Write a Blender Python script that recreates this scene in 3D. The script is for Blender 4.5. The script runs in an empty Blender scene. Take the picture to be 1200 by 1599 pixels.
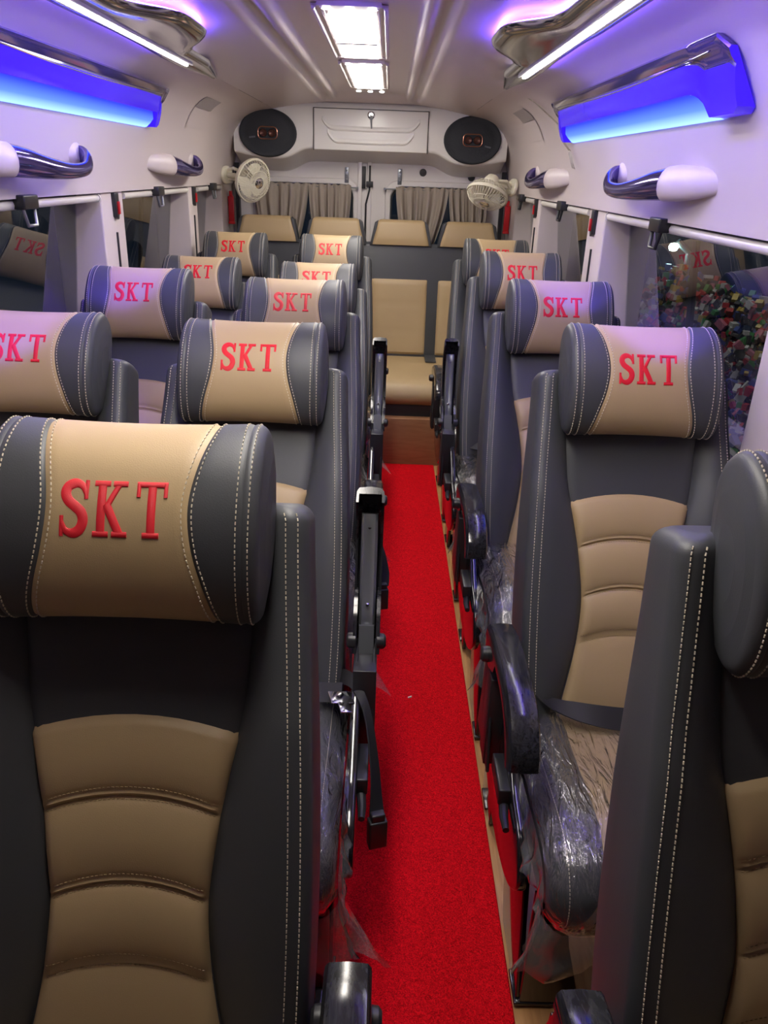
import bpy, bmesh, math, random
from mathutils import Vector, Matrix, noise
random.seed(7)
SC = bpy.context.scene
COL = SC.collection
R = math.radians

# ------------------------------------------------------------------ camera
CX = -0.115                      # centre line of the cabin
cam_d = bpy.data.cameras.new('camera'); cam = bpy.data.objects.new('camera', cam_d); COL.objects.link(cam)
SC.camera = cam
cam_d.sensor_fit = 'VERTICAL'; cam_d.sensor_height = 36.0
cam_d.lens = 1208.45 / 1599 * 36
cam_d.clip_start = 0.02
p_, y_, r_ = 0.41414, 0.006995, -0.03662
f_ = Vector((math.sin(y_)*math.cos(p_), math.cos(y_)*math.cos(p_), -math.sin(p_)))
rt = Vector((math.cos(y_), -math.sin(y_), 0)); dn = f_.cross(rt)
ri = rt*math.cos(r_) + dn*math.sin(r_); dw = dn*math.cos(r_) - rt*math.sin(r_)
m_ = Matrix((ri, -dw, -f_)).transposed().to_4x4()
m_.translation = Vector((0, 0, 1.4301))
cam.matrix_world = m_

# ------------------------------------------------------------------ view, world
SC.view_settings.view_transform = 'Standard'
try: SC.view_settings.look = 'None'
except Exception: pass
SC.view_settings.gamma = 1
SC.view_settings.use_curve_mapping = False
SC.view_settings.exposure = 1.1
SC.cycles.use_denoising = True
SC.cycles.max_bounces = 10
SC.cycles.transparent_max_bounces = 16
SC.cycles.sample_clamp_indirect = 6
W = bpy.data.worlds.new('night'); SC.world = W; W.use_nodes = True
W.node_tree.nodes['Background'].inputs[0].default_value = (0.02, 0.03, 0.05, 1)
W.node_tree.nodes['Background'].inputs[1].default_value = 0.25
# strengths of the lamps
E_PANE, E_TUBE, E_BLUE, E_GLOW, E_DOT, E_SPOT = 18.0, 16.0, 2.1, 42.0, 9.0, 24.0

# ------------------------------------------------------------------ materials
MATS = {}
def srgb(r, g, b):
    f = lambda c: (c/255/12.92) if c/255 <= .04045 else ((c/255+.055)/1.055)**2.4
    return (f(r), f(g), f(b))
def mat(name, color=(.8,.8,.8), rough=.5, metal=0., bump=None, emit=None, spec=None, coat=0., var=None, sheen=0.):
    """bump = (kind, scale, strength, distance); var = (scale, amount)"""
    if name in MATS: return MATS[name]
    m = bpy.data.materials.new(name); m.use_nodes = True
    nt = m.node_tree; b = nt.nodes['Principled BSDF']
    b.inputs['Base Color'].default_value = (*color, 1)
    b.inputs['Roughness'].default_value = rough
    b.inputs['Metallic'].default_value = metal
    if spec is not None: b.inputs['Specular IOR Level'].default_value = spec
    if coat: b.inputs['Coat Weight'].default_value = coat; b.inputs['Coat Roughness'].default_value = .08
    if sheen: b.inputs['Sheen Weight'].default_value = sheen
    if emit:
        b.inputs['Emission Color'].default_value = (*emit[0], 1); b.inputs['Emission Strength'].default_value = emit[1]
    tc = nt.nodes.new('ShaderNodeTexCoord')
    if var:
        n = nt.nodes.new('ShaderNodeTexNoise'); n.inputs['Scale'].default_value = var[0]; n.inputs['Detail'].default_value = 4
        nt.links.new(tc.outputs['Object'], n.inputs['Vector'])
        mr = nt.nodes.new('ShaderNodeMapRange'); mr.inputs['To Min'].default_value = 1-var[1]; mr.inputs['To Max'].default_value = 1+var[1]
        nt.links.new(n.outputs['Fac'], mr.inputs['Value'])
        h = nt.nodes.new('ShaderNodeMix'); h.data_type = 'RGBA'; h.blend_type = 'MULTIPLY'; h.inputs[0].default_value = 1
        h.inputs[6].default_value = (*color, 1); nt.links.new(mr.outputs[0], h.inputs[7]); nt.links.new(h.outputs[2], b.inputs['Base Color'])
    if bump:
        kind, sc, st, di = bump
        if kind == 'voronoi':
            t = nt.nodes.new('ShaderNodeTexVoronoi'); t.feature = 'DISTANCE_TO_EDGE'; out = t.outputs['Distance']
        elif kind == 'wave':
            t = nt.nodes.new('ShaderNodeTexWave'); t.bands_direction = 'DIAGONAL'; out = t.outputs['Fac']
        else:
            t = nt.nodes.new('ShaderNodeTexNoise'); t.inputs['Detail'].default_value = 3; out = t.outputs['Fac']
        t.inputs['Scale'].default_value = sc
        nt.links.new(tc.outputs['Object'], t.inputs['Vector'])
        bp = nt.nodes.new('ShaderNodeBump'); bp.inputs['Strength'].default_value = st; bp.inputs['Distance'].default_value = di
        nt.links.new(out, bp.inputs['Height']); nt.links.new(bp.outputs[0], b.inputs['Normal'])
    MATS[name] = m
    return m
M_GREY = mat('charcoal_leather', (.052,.055,.061), .46, bump=('voronoi', 420, .22, .0006), var=(9,.06))
M_BEIGE = mat('beige_leather', (.43,.31,.165), .48, bump=('voronoi', 420, .22, .0006), var=(9,.04))
M_STITCH = mat('stitch_thread', (.62,.55,.42), .7)
M_BSTITCH = mat('beige_thread', (.34,.25,.13), .7)
M_RED = mat('red_embroidery', (.72,.004,.018), .5, bump=('wave', 330, .5, .0004))
M_BLACK = mat('gloss_black_plastic', (.012,.011,.013), .13, coat=.5)
M_SATIN = mat('satin_black_plastic', (.02,.02,.023), .35)
M_STEEL = mat('grey_painted_steel', (.24,.25,.27), .3, metal=.6)
M_CHROME = mat('chrome', (.8,.8,.82), .12, metal=1)
M_WEB = mat('black_webbing', (.014,.014,.016), .55, bump=('wave', 400, .4, .0005))
M_TRIM = mat('cream_plastic', (.66,.58,.565), .4, bump=('noise', 900, .05, .0004))
M_CEIL = mat('ceiling_plastic', (.69,.61,.60), .32, bump=('noise', 700, .05, .0004))
M_WHITE = mat('white_plastic', (.75,.72,.68), .3)
M_CAB = mat('white_cabinet_plastic', (.84,.82,.80), .3)
M_METALBODY = mat('painted_door_metal', (.72,.68,.66), .3)
M_FAN = mat('ivory_fan_plastic', (.78,.74,.60), .35)
M_CURT = mat('taupe_curtain', (.36,.305,.255), .85, bump=('noise', 500, .3, .001))
M_CHDARK = mat('smoked_chrome', (.42,.41,.42), .12, metal=.95)
M_HANDLE = mat('chrome_painted_blue_reflection', (.14,.11,.36), .1, metal=.9)  # blue light mirrored in the chrome is painted into its base colour
M_VENT = mat('violet_gloss_plastic', (.045,.03,.14), .08, coat=1.)
M_ACRYL = mat('violet_acrylic_painted_glow', (.04,.015,.30), .16, spec=.3, emit=((.04,.004,1), .30))  # weak emission imitates the blue LED light showing in the plastic
M_RUBBER = mat('dark_seal', (.015,.015,.018), .5)
M_MESH = mat('speaker_grille', (.02,.024,.032), .55, bump=('voronoi', 260, .8, .002))
M_COPPER = mat('copper_ring', (.55,.25,.17), .3, metal=.9)
M_REDPLASTIC = mat('red_plastic', (.55,.01,.015), .35)
M_VINYL = None

def wood(name, c1, c2, rough, scale):
    m = mat(name, c1, rough); nt = m.node_tree; b = nt.nodes['Principled BSDF']
    tc = nt.nodes.new('ShaderNodeTexCoord'); mp = nt.nodes.new('ShaderNodeMapping'); mp.inputs['Scale'].default_value = scale
    n = nt.nodes.new('ShaderNodeTexNoise'); n.inputs['Scale'].default_value = 6; n.inputs['Detail'].default_value = 8; n.inputs['Distortion'].default_value = 1.2
    cr = nt.nodes.new('ShaderNodeValToRGB'); cr.color_ramp.elements[0].position = .35; cr.color_ramp.elements[1].position = .65
    cr.color_ramp.elements[0].color = (*c1, 1); cr.color_ramp.elements[1].color = (*c2, 1)
    nt.links.new(tc.outputs['Object'], mp.inputs[0]); nt.links.new(mp.outputs[0], n.inputs['Vector'])
    nt.links.new(n.outputs['Fac'], cr.inputs[0]); nt.links.new(cr.outputs[0], b.inputs['Base Color'])
    return m
M_VINYL = wood('wood_vinyl_floor', (.40,.19,.07), (.55,.30,.12), .35, (8, 1, 8))
M_BOXWOOD = wood('brown_wood_panel', (.27,.125,.06), (.33,.16,.08), .45, (1, 1, 6))
M_ARM = wood('black_grained_gloss', (.010,.010,.012), (.03,.03,.035), .14, (30, 1.2, 30))

def carpet_mat():
    m = mat('red_coil_mat', (.75,.008,.02), .75); nt = m.node_tree; b = nt.nodes['Principled BSDF']
    tc = nt.nodes.new('ShaderNodeTexCoord')
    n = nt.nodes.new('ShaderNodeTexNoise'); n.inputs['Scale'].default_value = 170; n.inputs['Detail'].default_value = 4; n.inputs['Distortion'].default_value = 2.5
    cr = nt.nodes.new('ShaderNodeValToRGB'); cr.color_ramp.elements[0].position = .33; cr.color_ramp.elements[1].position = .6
    cr.color_ramp.elements[0].color = (.40,.001,.003,1); cr.color_ramp.elements[1].color = (.98,.006,.018,1)  # pits between the loops painted darker, their shade put into the colour
    bp = nt.nodes.new('ShaderNodeBump'); bp.inputs['Strength'].default_value = 1; bp.inputs['Distance'].default_value = .004
    nt.links.new(tc.outputs['Object'], n.inputs['Vector']); nt.links.new(n.outputs['Fac'], cr.inputs[0])
    nt.links.new(cr.outputs[0], b.inputs['Base Color']); nt.links.new(n.outputs['Fac'], bp.inputs['Height']); nt.links.new(bp.outputs[0], b.inputs['Normal'])
    b.inputs['Specular IOR Level'].default_value = .08
    return m
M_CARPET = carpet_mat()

def emit_mat(name, col, st):
    m = bpy.data.materials.new(name); m.use_nodes = True; nt = m.node_tree
    nt.nodes.remove(nt.nodes['Principled BSDF'])
    e = nt.nodes.new('ShaderNodeEmission'); e.inputs[0].default_value = (*col, 1); e.inputs[1].default_value = st
    nt.links.new(e.outputs[0], nt.nodes['Material Output'].inputs[0]); return m
M_PANE = emit_mat('lit_diffuser', (1,.94,.86), E_PANE)
M_TUBE = emit_mat('lit_tube', (1,.97,.93), E_TUBE)
M_DOT = emit_mat('lit_spot', (1,.97,.93), E_DOT)
M_BLUE = emit_mat('lit_blue_diffuser', (.045,.085,1), E_BLUE)
def blue_ramp():
    # edge-lit diffuser: brightest along its lower edge where the strip sits
    nt = M_BLUE.node_tree; e = next(n for n in nt.nodes if n.type == 'EMISSION')
    tc = nt.nodes.new('ShaderNodeTexCoord'); sx = nt.nodes.new('ShaderNodeSeparateXYZ'); mr = nt.nodes.new('ShaderNodeMapRange')
    mr.inputs['From Min'].default_value = -.064; mr.inputs['From Max'].default_value = -.018
    cr = nt.nodes.new('ShaderNodeValToRGB'); cr.color_ramp.elements[0].color = (.14,.25,1,1); cr.color_ramp.elements[1].color = (.012,.02,1,1)
    el = cr.color_ramp.elements.new(.45); el.color = (.04,.085,1,1)
    nt.links.new(tc.outputs['Object'], sx.inputs[0]); nt.links.new(sx.outputs['Z'], mr.inputs['Value']); nt.links.new(mr.outputs[0], cr.inputs[0]); nt.links.new(cr.outputs[0], e.inputs[0])
blue_ramp()
M_BLUE2 = emit_mat('lit_blue_strip', (.13,.055,1), E_GLOW)
M_LAMPOUT = emit_mat('street_lamp_light', (.55,1,.9), 60)

def film_mat(name, gloss, rough, tint=(1,1,1), bump=None, haze=0., front_only=False):
    m = bpy.data.materials.new(name); m.use_nodes = True; nt = m.node_tree
    nt.nodes.remove(nt.nodes['Principled BSDF'])
    t = nt.nodes.new('ShaderNodeBsdfTransparent'); t.inputs[0].default_value = (*tint, 1)
    g = nt.nodes.new('ShaderNodeBsdfGlossy'); g.inputs['Roughness'].default_value = rough
    fr = nt.nodes.new('ShaderNodeLayerWeight')      # Schlick reflectance from the facing angle
    pw = nt.nodes.new('ShaderNodeMath'); pw.operation = 'POWER'; pw.inputs[1].default_value = 5
    ma = nt.nodes.new('ShaderNodeMath'); ma.operation = 'MULTIPLY_ADD'; ma.inputs[1].default_value = .96; ma.inputs[2].default_value = .04
    nt.links.new(fr.outputs['Facing'], pw.inputs[0]); nt.links.new(pw.outputs[0], ma.inputs[0])
    mu = nt.nodes.new('ShaderNodeMath'); mu.operation = 'MULTIPLY'; mu.inputs[1].default_value = gloss; mu.use_clamp = True
    mx = nt.nodes.new('ShaderNodeMixShader')
    nt.links.new(ma.outputs[0], mu.inputs[0]); last = mu
    if front_only:                                  # a solid pane: the outer face adds no second mirror image
        ge = nt.nodes.new('ShaderNodeNewGeometry'); iv = nt.nodes.new('ShaderNodeMath'); iv.operation = 'SUBTRACT'; iv.inputs[0].default_value = 1
        m2 = nt.nodes.new('ShaderNodeMath'); m2.operation = 'MULTIPLY'
        nt.links.new(ge.outputs['Backfacing'], iv.inputs[1]); nt.links.new(iv.outputs[0], m2.inputs[0]); nt.links.new(mu.outputs[0], m2.inputs[1]); last = m2
    nt.links.new(last.outputs[0], mx.inputs[0])
    src = t.outputs[0]
    if haze:
        d = nt.nodes.new('ShaderNodeBsdfDiffuse'); d.inputs[0].default_value = (.8,.8,.8,1)
        mh = nt.nodes.new('ShaderNodeMixShader'); mh.inputs[0].default_value = haze
        nt.links.new(t.outputs[0], mh.inputs[1]); nt.links.new(d.outputs[0], mh.inputs[2]); src = mh.outputs[0]
    nt.links.new(src, mx.inputs[1]); nt.links.new(g.outputs[0], mx.inputs[2])
    nt.links.new(mx.outputs[0], nt.nodes['Material Output'].inputs[0])
    if bump:
        tc = nt.nodes.new('ShaderNodeTexCoord'); mp = nt.nodes.new('ShaderNodeMapping'); mp.inputs['Scale'].default_value = bump[0]
        n = nt.nodes.new('ShaderNodeTexNoise'); n.inputs['Scale'].default_value = bump[1]; n.inputs['Detail'].default_value = 4; n.inputs['Distortion'].default_value = 1.5
        bn = nt.nodes.new('ShaderNodeBump'); bn.inputs['Strength'].default_value = bump[2]; bn.inputs['Distance'].default_value = bump[3]
        nt.links.new(tc.outputs['Object'], mp.inputs[0]); nt.links.new(mp.outputs[0], n.inputs['Vector'])
        nt.links.new(n.outputs['Fac'], bn.inputs['Height'])
        for s in (g, fr): nt.links.new(bn.outputs[0], s.inputs['Normal'])
    return m
M_FILM = film_mat('clear_plastic_film', 4.2, .13, (.98,.98,.99), ((2.4,.55,1), 20, .85, .012), .035)
M_FILMHANG = film_mat('hanging_plastic_film', 2.6, .2, (.93,.93,.95), ((1,1,.6), 14, .6, .008), .15)
M_GLASS = film_mat('tinted_window_glass', 1.7, .01, (.68,.72,.73), front_only=True)

# ------------------------------------------------------------------ helpers
def link(o, parent=None):
    COL.objects.link(o)
    if parent: o.parent = parent
    return o
def empty(name, loc=(0,0,0), rz=0):
    o = bpy.data.objects.new(name, None); o.location = loc; o.rotation_euler = (0,0,rz); o.empty_display_size = .1
    return link(o)
def tag(o, label, cat, group=None, kind=None):
    o['label'] = label; o['category'] = cat
    if group: o['group'] = group
    if kind: o['kind'] = kind
    return o
class MB:
    def __init__(s): s.v = []; s.f = []; s.m = []
    def add(s, vs, fs, mi=0):
        n = len(s.v); s.v += [tuple(v) for v in vs]; s.f += [tuple(i+n for i in f) for f in fs]; s.m += [mi]*len(fs)
    def box(s, c, d, rot=None, mi=0):
        x, y, z = d[0]/2, d[1]/2, d[2]/2
        vs = [Vector((a*x, b*y, e*z)) for a in (-1,1) for b in (-1,1) for e in (-1,1)]
        if rot is not None: vs = [rot @ v for v in vs]
        c = Vector(c); s.add([v+c for v in vs], [(0,1,3,2),(4,6,7,5),(0,4,5,1),(2,3,7,6),(0,2,6,4),(1,5,7,3)], mi)
    def grid(s, rows, cu=False, cv=False, mi=0, flip=False):
        nr, nc = len(rows), len(rows[0]); fs = []
        for i in range(nr if cv else nr-1):
            for j in range(nc if cu else nc-1):
                a, b = i*nc+j, i*nc+(j+1)%nc; c, d = ((i+1)%nr)*nc+(j+1)%nc, ((i+1)%nr)*nc+j
                fs.append((a,d,c,b) if flip else (a,b,c,d))
        s.add([p for r in rows for p in r], fs, mi)
    def fan(s, ring, flip=False, mi=0):
        c = sum((Vector(p) for p in ring), Vector())/len(ring); n = len(ring)
        s.add([c]+list(ring), [((0,(i+1)%n+1,i+1) if flip else (0,i+1,(i+1)%n+1)) for i in range(n)], mi)
    def tube(s, pts, r, n=8, cap=True, mi=0, closed=False):
        pts = [Vector(p) for p in pts]; rr = r if isinstance(r, (list,tuple)) else [r]*len(pts); rows = []
        up = None
        for i, p in enumerate(pts):
            if closed: t = pts[(i+1)%len(pts)]-pts[i-1]
            else: t = pts[min(i+1,len(pts)-1)]-pts[max(i-1,0)]
            t.normalize()
            if up is None: up = Vector((0,0,1)) if abs(t.z) < .9 else Vector((1,0,0))
            a = t.cross(up); a.normalize(); b = a.cross(t); up = b
            rows.append([p+(a*math.cos(q*2*math.pi/n)+b*math.sin(q*2*math.pi/n))*rr[i] for q in range(n)])
        s.grid(rows, cu=True, cv=closed, mi=mi)
        if cap and not closed: s.fan(rows[0], mi=mi, flip=False); s.fan(rows[-1], flip=True, mi=mi)
    def lathe(s, prof, c, axis, n=32, mi=0):
        """prof (r, h) along axis from c"""
        ax = Vector(axis).normalized(); u = ax.orthogonal().normalized(); w = ax.cross(u); c = Vector(c)
        rows = [[c+ax*h+(u*math.cos(q*2*math.pi/n)+w*math.sin(q*2*math.pi/n))*max(r,1e-5) for q in range(n)] for r, h in prof]
        s.grid(rows, cu=True, mi=mi)
    def prism(s, poly, plane, a, b, mi=0):
        """poly 2-D list extruded from a to b along the axis missing in plane"""
        def P(u, v, w):
            return {'yz': (w,u,v), 'xz': (u,w,v), 'xy': (u,v,w)}[plane]
        n = len(poly); vs = [P(u,v,a) for u,v in poly]+[P(u,v,b) for u,v in poly]
        s.add(vs, [tuple(range(n-1,-1,-1)), tuple(range(n,2*n))]+[(i,(i+1)%n,n+(i+1)%n,n+i) for i in range(n)], mi)
    def ribbon(s, pts, nrm, w, th, mi=0):
        """flat strap along pts; nrm: list of (side) vectors"""
        rows = []
        for i, p in enumerate(pts):
            p = Vector(p); t = Vector(pts[min(i+1,len(pts)-1)])-Vector(pts[max(i-1,0)]); t.normalize()
            sd = Vector(nrm[i] if isinstance(nrm, list) else nrm).normalized(); k = t.cross(sd).normalized()
            rows.append([p-sd*w/2-k*th/2, p+sd*w/2-k*th/2, p+sd*w/2+k*th/2, p-sd*w/2+k*th/2])
        s.grid(rows, cu=True, mi=mi); s.add(rows[0], [(0,1,2,3)], mi); s.add(rows[-1], [(3,2,1,0)], mi)
    def build(s, name, mats, parent=None, smooth=True, bevel=0, fix=True, angle=35):
        me = bpy.data.meshes.new(name); me.from_pydata(s.v, [], s.f); me.update()
        mats = mats if isinstance(mats, (list,tuple)) else [mats]
        for m in mats: me.materials.append(m)
        if len(mats) > 1:
            for i, p in enumerate(me.polygons): p.material_index = s.m[i]
        bm = bmesh.new(); bm.from_mesh(me)
        if fix: bmesh.ops.recalc_face_normals(bm, faces=bm.faces)
        if bevel:
            es = [e for e in bm.edges if len(e.link_faces) == 2 and e.calc_face_angle(0) > R(40)]
            if es: bmesh.ops.bevel(bm, geom=es, offset=bevel, segments=3, profile=.5, affect='EDGES', clamp_overlap=True)
        bm.to_mesh(me); bm.free()
        if smooth:
            me.polygons.foreach_set('use_smooth', [True]*len(me.polygons))
            try: me.set_sharp_from_angle(angle=R(angle))
            except Exception: pass
        o = bpy.data.objects.new(name, me)
        return link(o, parent)
def lerp(a, b, t): return a+(b-a)*t
def interp(tab, x):
    """smooth 1-D table, monotone in first column"""
    if x <= tab[0][0]: return tab[0][1]
    for (a, va), (b, vb) in zip(tab, tab[1:]):
        if x <= b:
            t = (x-a)/(b-a)
            return lerp(va, vb, t)
    return tab[-1][1]
def smooth_tab(tab, n=60):
    """resample a table with Catmull-Rom"""
    out = []
    for i in range(len(tab)-1):
        p0 = tab[max(i-1,0)]; p1 = tab[i]; p2 = tab[i+1]; p3 = tab[min(i+2,len(tab)-1)]
        k = max(2, n//(len(tab)-1))
        for q in range(k):
            t = q/k
            out.append(tuple(.5*((2*b)+(-a+c)*t+(2*a-5*b+4*c-d)*t*t+(-a+3*b-3*c+d)*t**3) for a,b,c,d in zip(p0,p1,p2,p3)))
    out.append(tuple(tab[-1])); return out
def closed_cr(pts, k):
    n = len(pts); out = []
    for i in range(n):
        p0,p1,p2,p3 = pts[i-1],pts[i],pts[(i+1)%n],pts[(i+2)%n]
        for q in range(k):
            t = q/k
            out.append(tuple(.5*((2*b)+(-a+c)*t+(2*a-5*b+4*c-d)*t*t+(-a+3*b-3*c+d)*t**3) for a,b,c,d in zip(p0,p1,p2,p3)))
    return out
SEAMS = []
def stitches(mb, pts, nrms, pitch=.0058, dash=.0038, w=.0013, h=.0011, mi=0):
    mb = MB(); SEAMS.append((mb, mi)); mi = 0
    """dashes of thread laid along a polyline"""
    acc = 0; L = [0]
    for a, b in zip(pts, pts[1:]): L.append(L[-1]+(b-a).length)
    s = pitch/2; i = 0
    while s < L[-1]:
        while L[i+1] < s: i += 1
        t = (s-L[i])/(L[i+1]-L[i]); c = pts[i].lerp(pts[i+1], t); d = (pts[i+1]-pts[i]).normalized(); n = nrms[i].normalized(); e = d.cross(n).normalized()
        q = [c+d*(dash/2*a)+e*(w/2*b) for a, b in ((-1,-1),(-1,1),(1,1),(1,-1))]
        top = [c+d*(dash*.38*a)+e*(w/2*.7*b)+n*h for a, b in ((-1,-1),(-1,1),(1,1),(1,-1))]
        mb.add([x-n*.0008 for x in q]+top, [(4,5,6,7),(0,1,5,4),(1,2,6,5),(2,3,7,6),(3,0,4,7)], mi)
        s += pitch
def seam_objects(parent):
    for mb, mi in SEAMS: mb.build('seam_stitching', M_BSTITCH if mi else M_STITCH, parent, smooth=False, fix=False)
    SEAMS.clear()
def copy_tree(o, parent=None):
    c = o.copy(); COL.objects.link(c)
    if parent: c.parent = parent
    for ch in list(o.children): copy_tree(ch, c)
    return c

# ------------------------------------------------------------------ seat geometry (frame of the reclined back: x across, f forward, w up)
PY, PZ = -0.28, 0.43
TH = R(24)
EW = Vector((0, math.sin(TH), math.cos(TH))); EF = Vector((0, -math.cos(TH), math.sin(TH)))
def BK(x, f, w): return Vector((x, 0, 0))+EF*f+EW*w
# headrest section, (f, w)
HS = closed_cr([(.000,.600),(.030,.570),(.062,.566),(.090,.590),(.106,.635),(.108,.685),(.095,.735),(.070,.768),(.038,.784),(.003,.772),(-.016,.735),(-.018,.650)], 7)
HC = (.05,.675); HW = .144; HR = .016
def head_xb(w): return interp(XBT, w)
XBT = smooth_tab([(.55,.101),(.60,.088),(.645,.076),(.69,.0715),(.735,.078),(.785,.091),(.80,.094)], 60)
def head_pt(x, i, out=0.):
    f, w = HS[i % len(HS)]
    k = 1-.045*(1-min(1,abs(x)/HW)**2)
    f, w = HC[0]+(f-HC[0])*k, HC[1]+(w-HC[1])*k
    e = 0
    ax = abs(x)
    if ax > HW-HR: e = HR*(1-math.sqrt(max(0,1-((ax-(HW-HR))/HR)**2)))
    a, b = HS[(i-1)%len(HS)], HS[(i+1)%len(HS)]
    tx, ty = b[0]-a[0], b[1]-a[1]; l = math.hypot(tx, ty); nx, ny = ty/l, -tx/l
    if (f-HC[0])*nx+(w-HC[1])*ny < 0: nx, ny = -nx, -ny
    # seam groove at the panel edge and near the end
    g = 0
    xb = head_xb(HS[i%len(HS)][1])
    d = abs(ax-xb); g += .0022*math.exp(-(d/.0025)**2)
    d = abs(ax-(HW-HR-.001)); g += .0016*math.exp(-(d/.0022)**2)
    return BK(x, f+nx*(out-e-g), w+ny*(out-e-g)), EF*nx+EW*ny
def make_headrest(root, inclination):
    N = len(HS)
    def ringcols(fr_list):
        pass
    grey = MB(); bei = MB(); st = MB()
    mid = [-1,-.93,-.8,-.6,-.4,-.2,0,.2,.4,.6,.8,.93,1]
    rows = []
    for i in range(N):
        xb = head_xb(HS[i][1]); rows.append([head_pt(xb*m, i)[0] for m in mid])
    bei.grid(rows, cv=True)
    rows = []
    for i in range(N):
        xb = head_xb(HS[i][1]); E = HW-HR
        xs = [xb+.001, xb+.0035, xb+.006, lerp(xb,E,.35), lerp(xb,E,.65), E-.008, E-.004, E-.001, E+.002, E+HR*.35, E+HR*.6, E+HR*.8, E+HR*.93, HW]
        r = [head_pt(-x, i)[0] for x in reversed(xs)]
        r += [head_pt(xb*q, i, -.004)[0] for q in (-.97,-.6,0,.6,.97)]
        r += [head_pt(x, i)[0] for x in xs]
        rows.append(r)
    grey.grid(rows, cv=True)
    for s in (-1, 1):
        ring = [r[-1] if s > 0 else r[0] for r in rows]; c = BK(s*HW, *HC)
        prev = ring
        for k, dx in ((.75,.004),(.4,.007)):
            nr = [c.lerp(p, k)+Vector((s*dx,0,0)) for p in ring]; grey.grid([prev, nr], cu=True); prev = nr
        grey.fan(prev)
        # stitching: both sides of the panel seam and both sides of the end seam
        for off, kind in ((-.006,1),(.0045,0),):
            P, Q = [], []
            for i in range(N+1):
                xb = head_xb(HS[i%N][1]); a, n = head_pt(s*(xb+off), i); P.append(a); Q.append(n)
            stitches(st, P, Q)
        for xx in (HW-HR-.007, HW-HR+.0055):
            P, Q = [], []
            for i in range(N+1):
                a, n = head_pt(s*xx, i); P.append(a); Q.append(n)
            stitches(st, P, Q)
    h = grey.build('headrest', M_GREY, root)
    b = bei.build('centre_panel', M_BEIGE, h); b['label'] = 'beige leather middle panel'
    seam_objects(h)
    make_letters(h)
    return h
# lettering: strokes in unit height, (polyline, widths)
def strokes():
    K = lambda pl: [(.57+(x-.57)*.88, y) for x, y in pl]
    S = [((.455,1.0),.055),((.455,.64),.055)]
    out = []
    out.append(([(.465,1.0),(.465,.66)], .07)); out.append(([(.045,.0),(.045,.36)], .07))
    sp = smooth_tab([(.455,.74),(.40,.88),(.27,.94),(.14,.885),(.095,.76),(.15,.63),(.27,.53),(.385,.43),(.43,.28),(.37,.12),(.245,.055),(.11,.11),(.05,.26)], 48)
    ws = [.06+.12*min(1, min(i, len(sp)-1-i)/9.) for i in range(len(sp))]
    out.append((sp, ws))
    k = .57
    out += [([(k+.20,.04),(k+.20,.96)], .15), ([(k+.04,.95),(k+.36,.95)], .10), ([(k+.04,.05),(k+.36,.05)], .10),
            ([(k+.26,.44),(k+.55,.95)], .10), ([(k+.42,.95),(k+.72,.95)], .10), ([(k+.30,.58),(k+.585,.05)], .15), ([(k+.43,.05),(k+.74,.05)], .10)]
    out[3:] = [(K(pl), w) for pl, w in out[3:]]
    t = 1.37
    out += [([(t+.28,.04),(t+.28,.96)], .15), ([(t+.13,.05),(t+.43,.05)], .10), ([(t,.95),(t+.56,.95)], .10), ([(t+.035,.97),(t+.035,.72)], .07), ([(t+.525,.97),(t+.525,.72)], .07)]
    return out
def surf_arc(x, b):
    """point on the front of the headrest at arc distance b below the top reference"""
    i = START; acc = 0
    while True:
        p, q = HS[i % len(HS)], HS[(i-1) % len(HS)]; l = math.hypot(p[0]-q[0], p[1]-q[1])
        if acc+l >= b: break
        acc += l; i -= 1
    t = (b-acc)/l; a, n = head_pt(x, i); c, m = head_pt(x, i-1)
    return a.lerp(c, t), n.lerp(m, t)
START = 8*7   # point (.038,.784)
def make_letters(parent, H=.0600, top=.098):
    mb = MB(); w = 1.92*H
    for n_, (pl, wd) in enumerate(strokes()):
        pts = []
        if isinstance(wd, list): pts = list(zip(pl, wd))
        else:
            k = 10
            pts = [((lerp(pl[0][0],pl[1][0],q/k), lerp(pl[0][1],pl[1][1],q/k)), wd) for q in range(k+1)]
        rows = []
        h = .0007+.00004*n_
        for i, (p, ww) in enumerate(pts):
            a = pts[max(i-1,0)][0]; b = pts[min(i+1,len(pts)-1)][0]; tx, ty = b[0]-a[0], b[1]-a[1]; l = math.hypot(tx, ty); nx, ny = -ty/l, tx/l
            r = []
            for u, hh in ((-1,-.001),(-1,h*.4),(-.8,h),(0,h*1.05),(.8,h),(1,h*.4),(1,-.001)):
                X = ((p[0]+nx*ww/2*u)*H-w/2)*.93; Y = top+(1-(p[1]+ny*ww/2*u))*H
                q, n = surf_arc(X-.003, Y); r.append(q+n*hh)
            rows.append(r)
        mb.grid(rows); mb.add(rows[0], [(0,1,2,3,4,5,6)]); mb.add(rows[-1], [(6,5,4,3,2,1,0)])
    o = mb.build('lettering', M_RED, parent, angle=60); o['label'] = 'red embroidered letters SKT'
    return o
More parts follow.
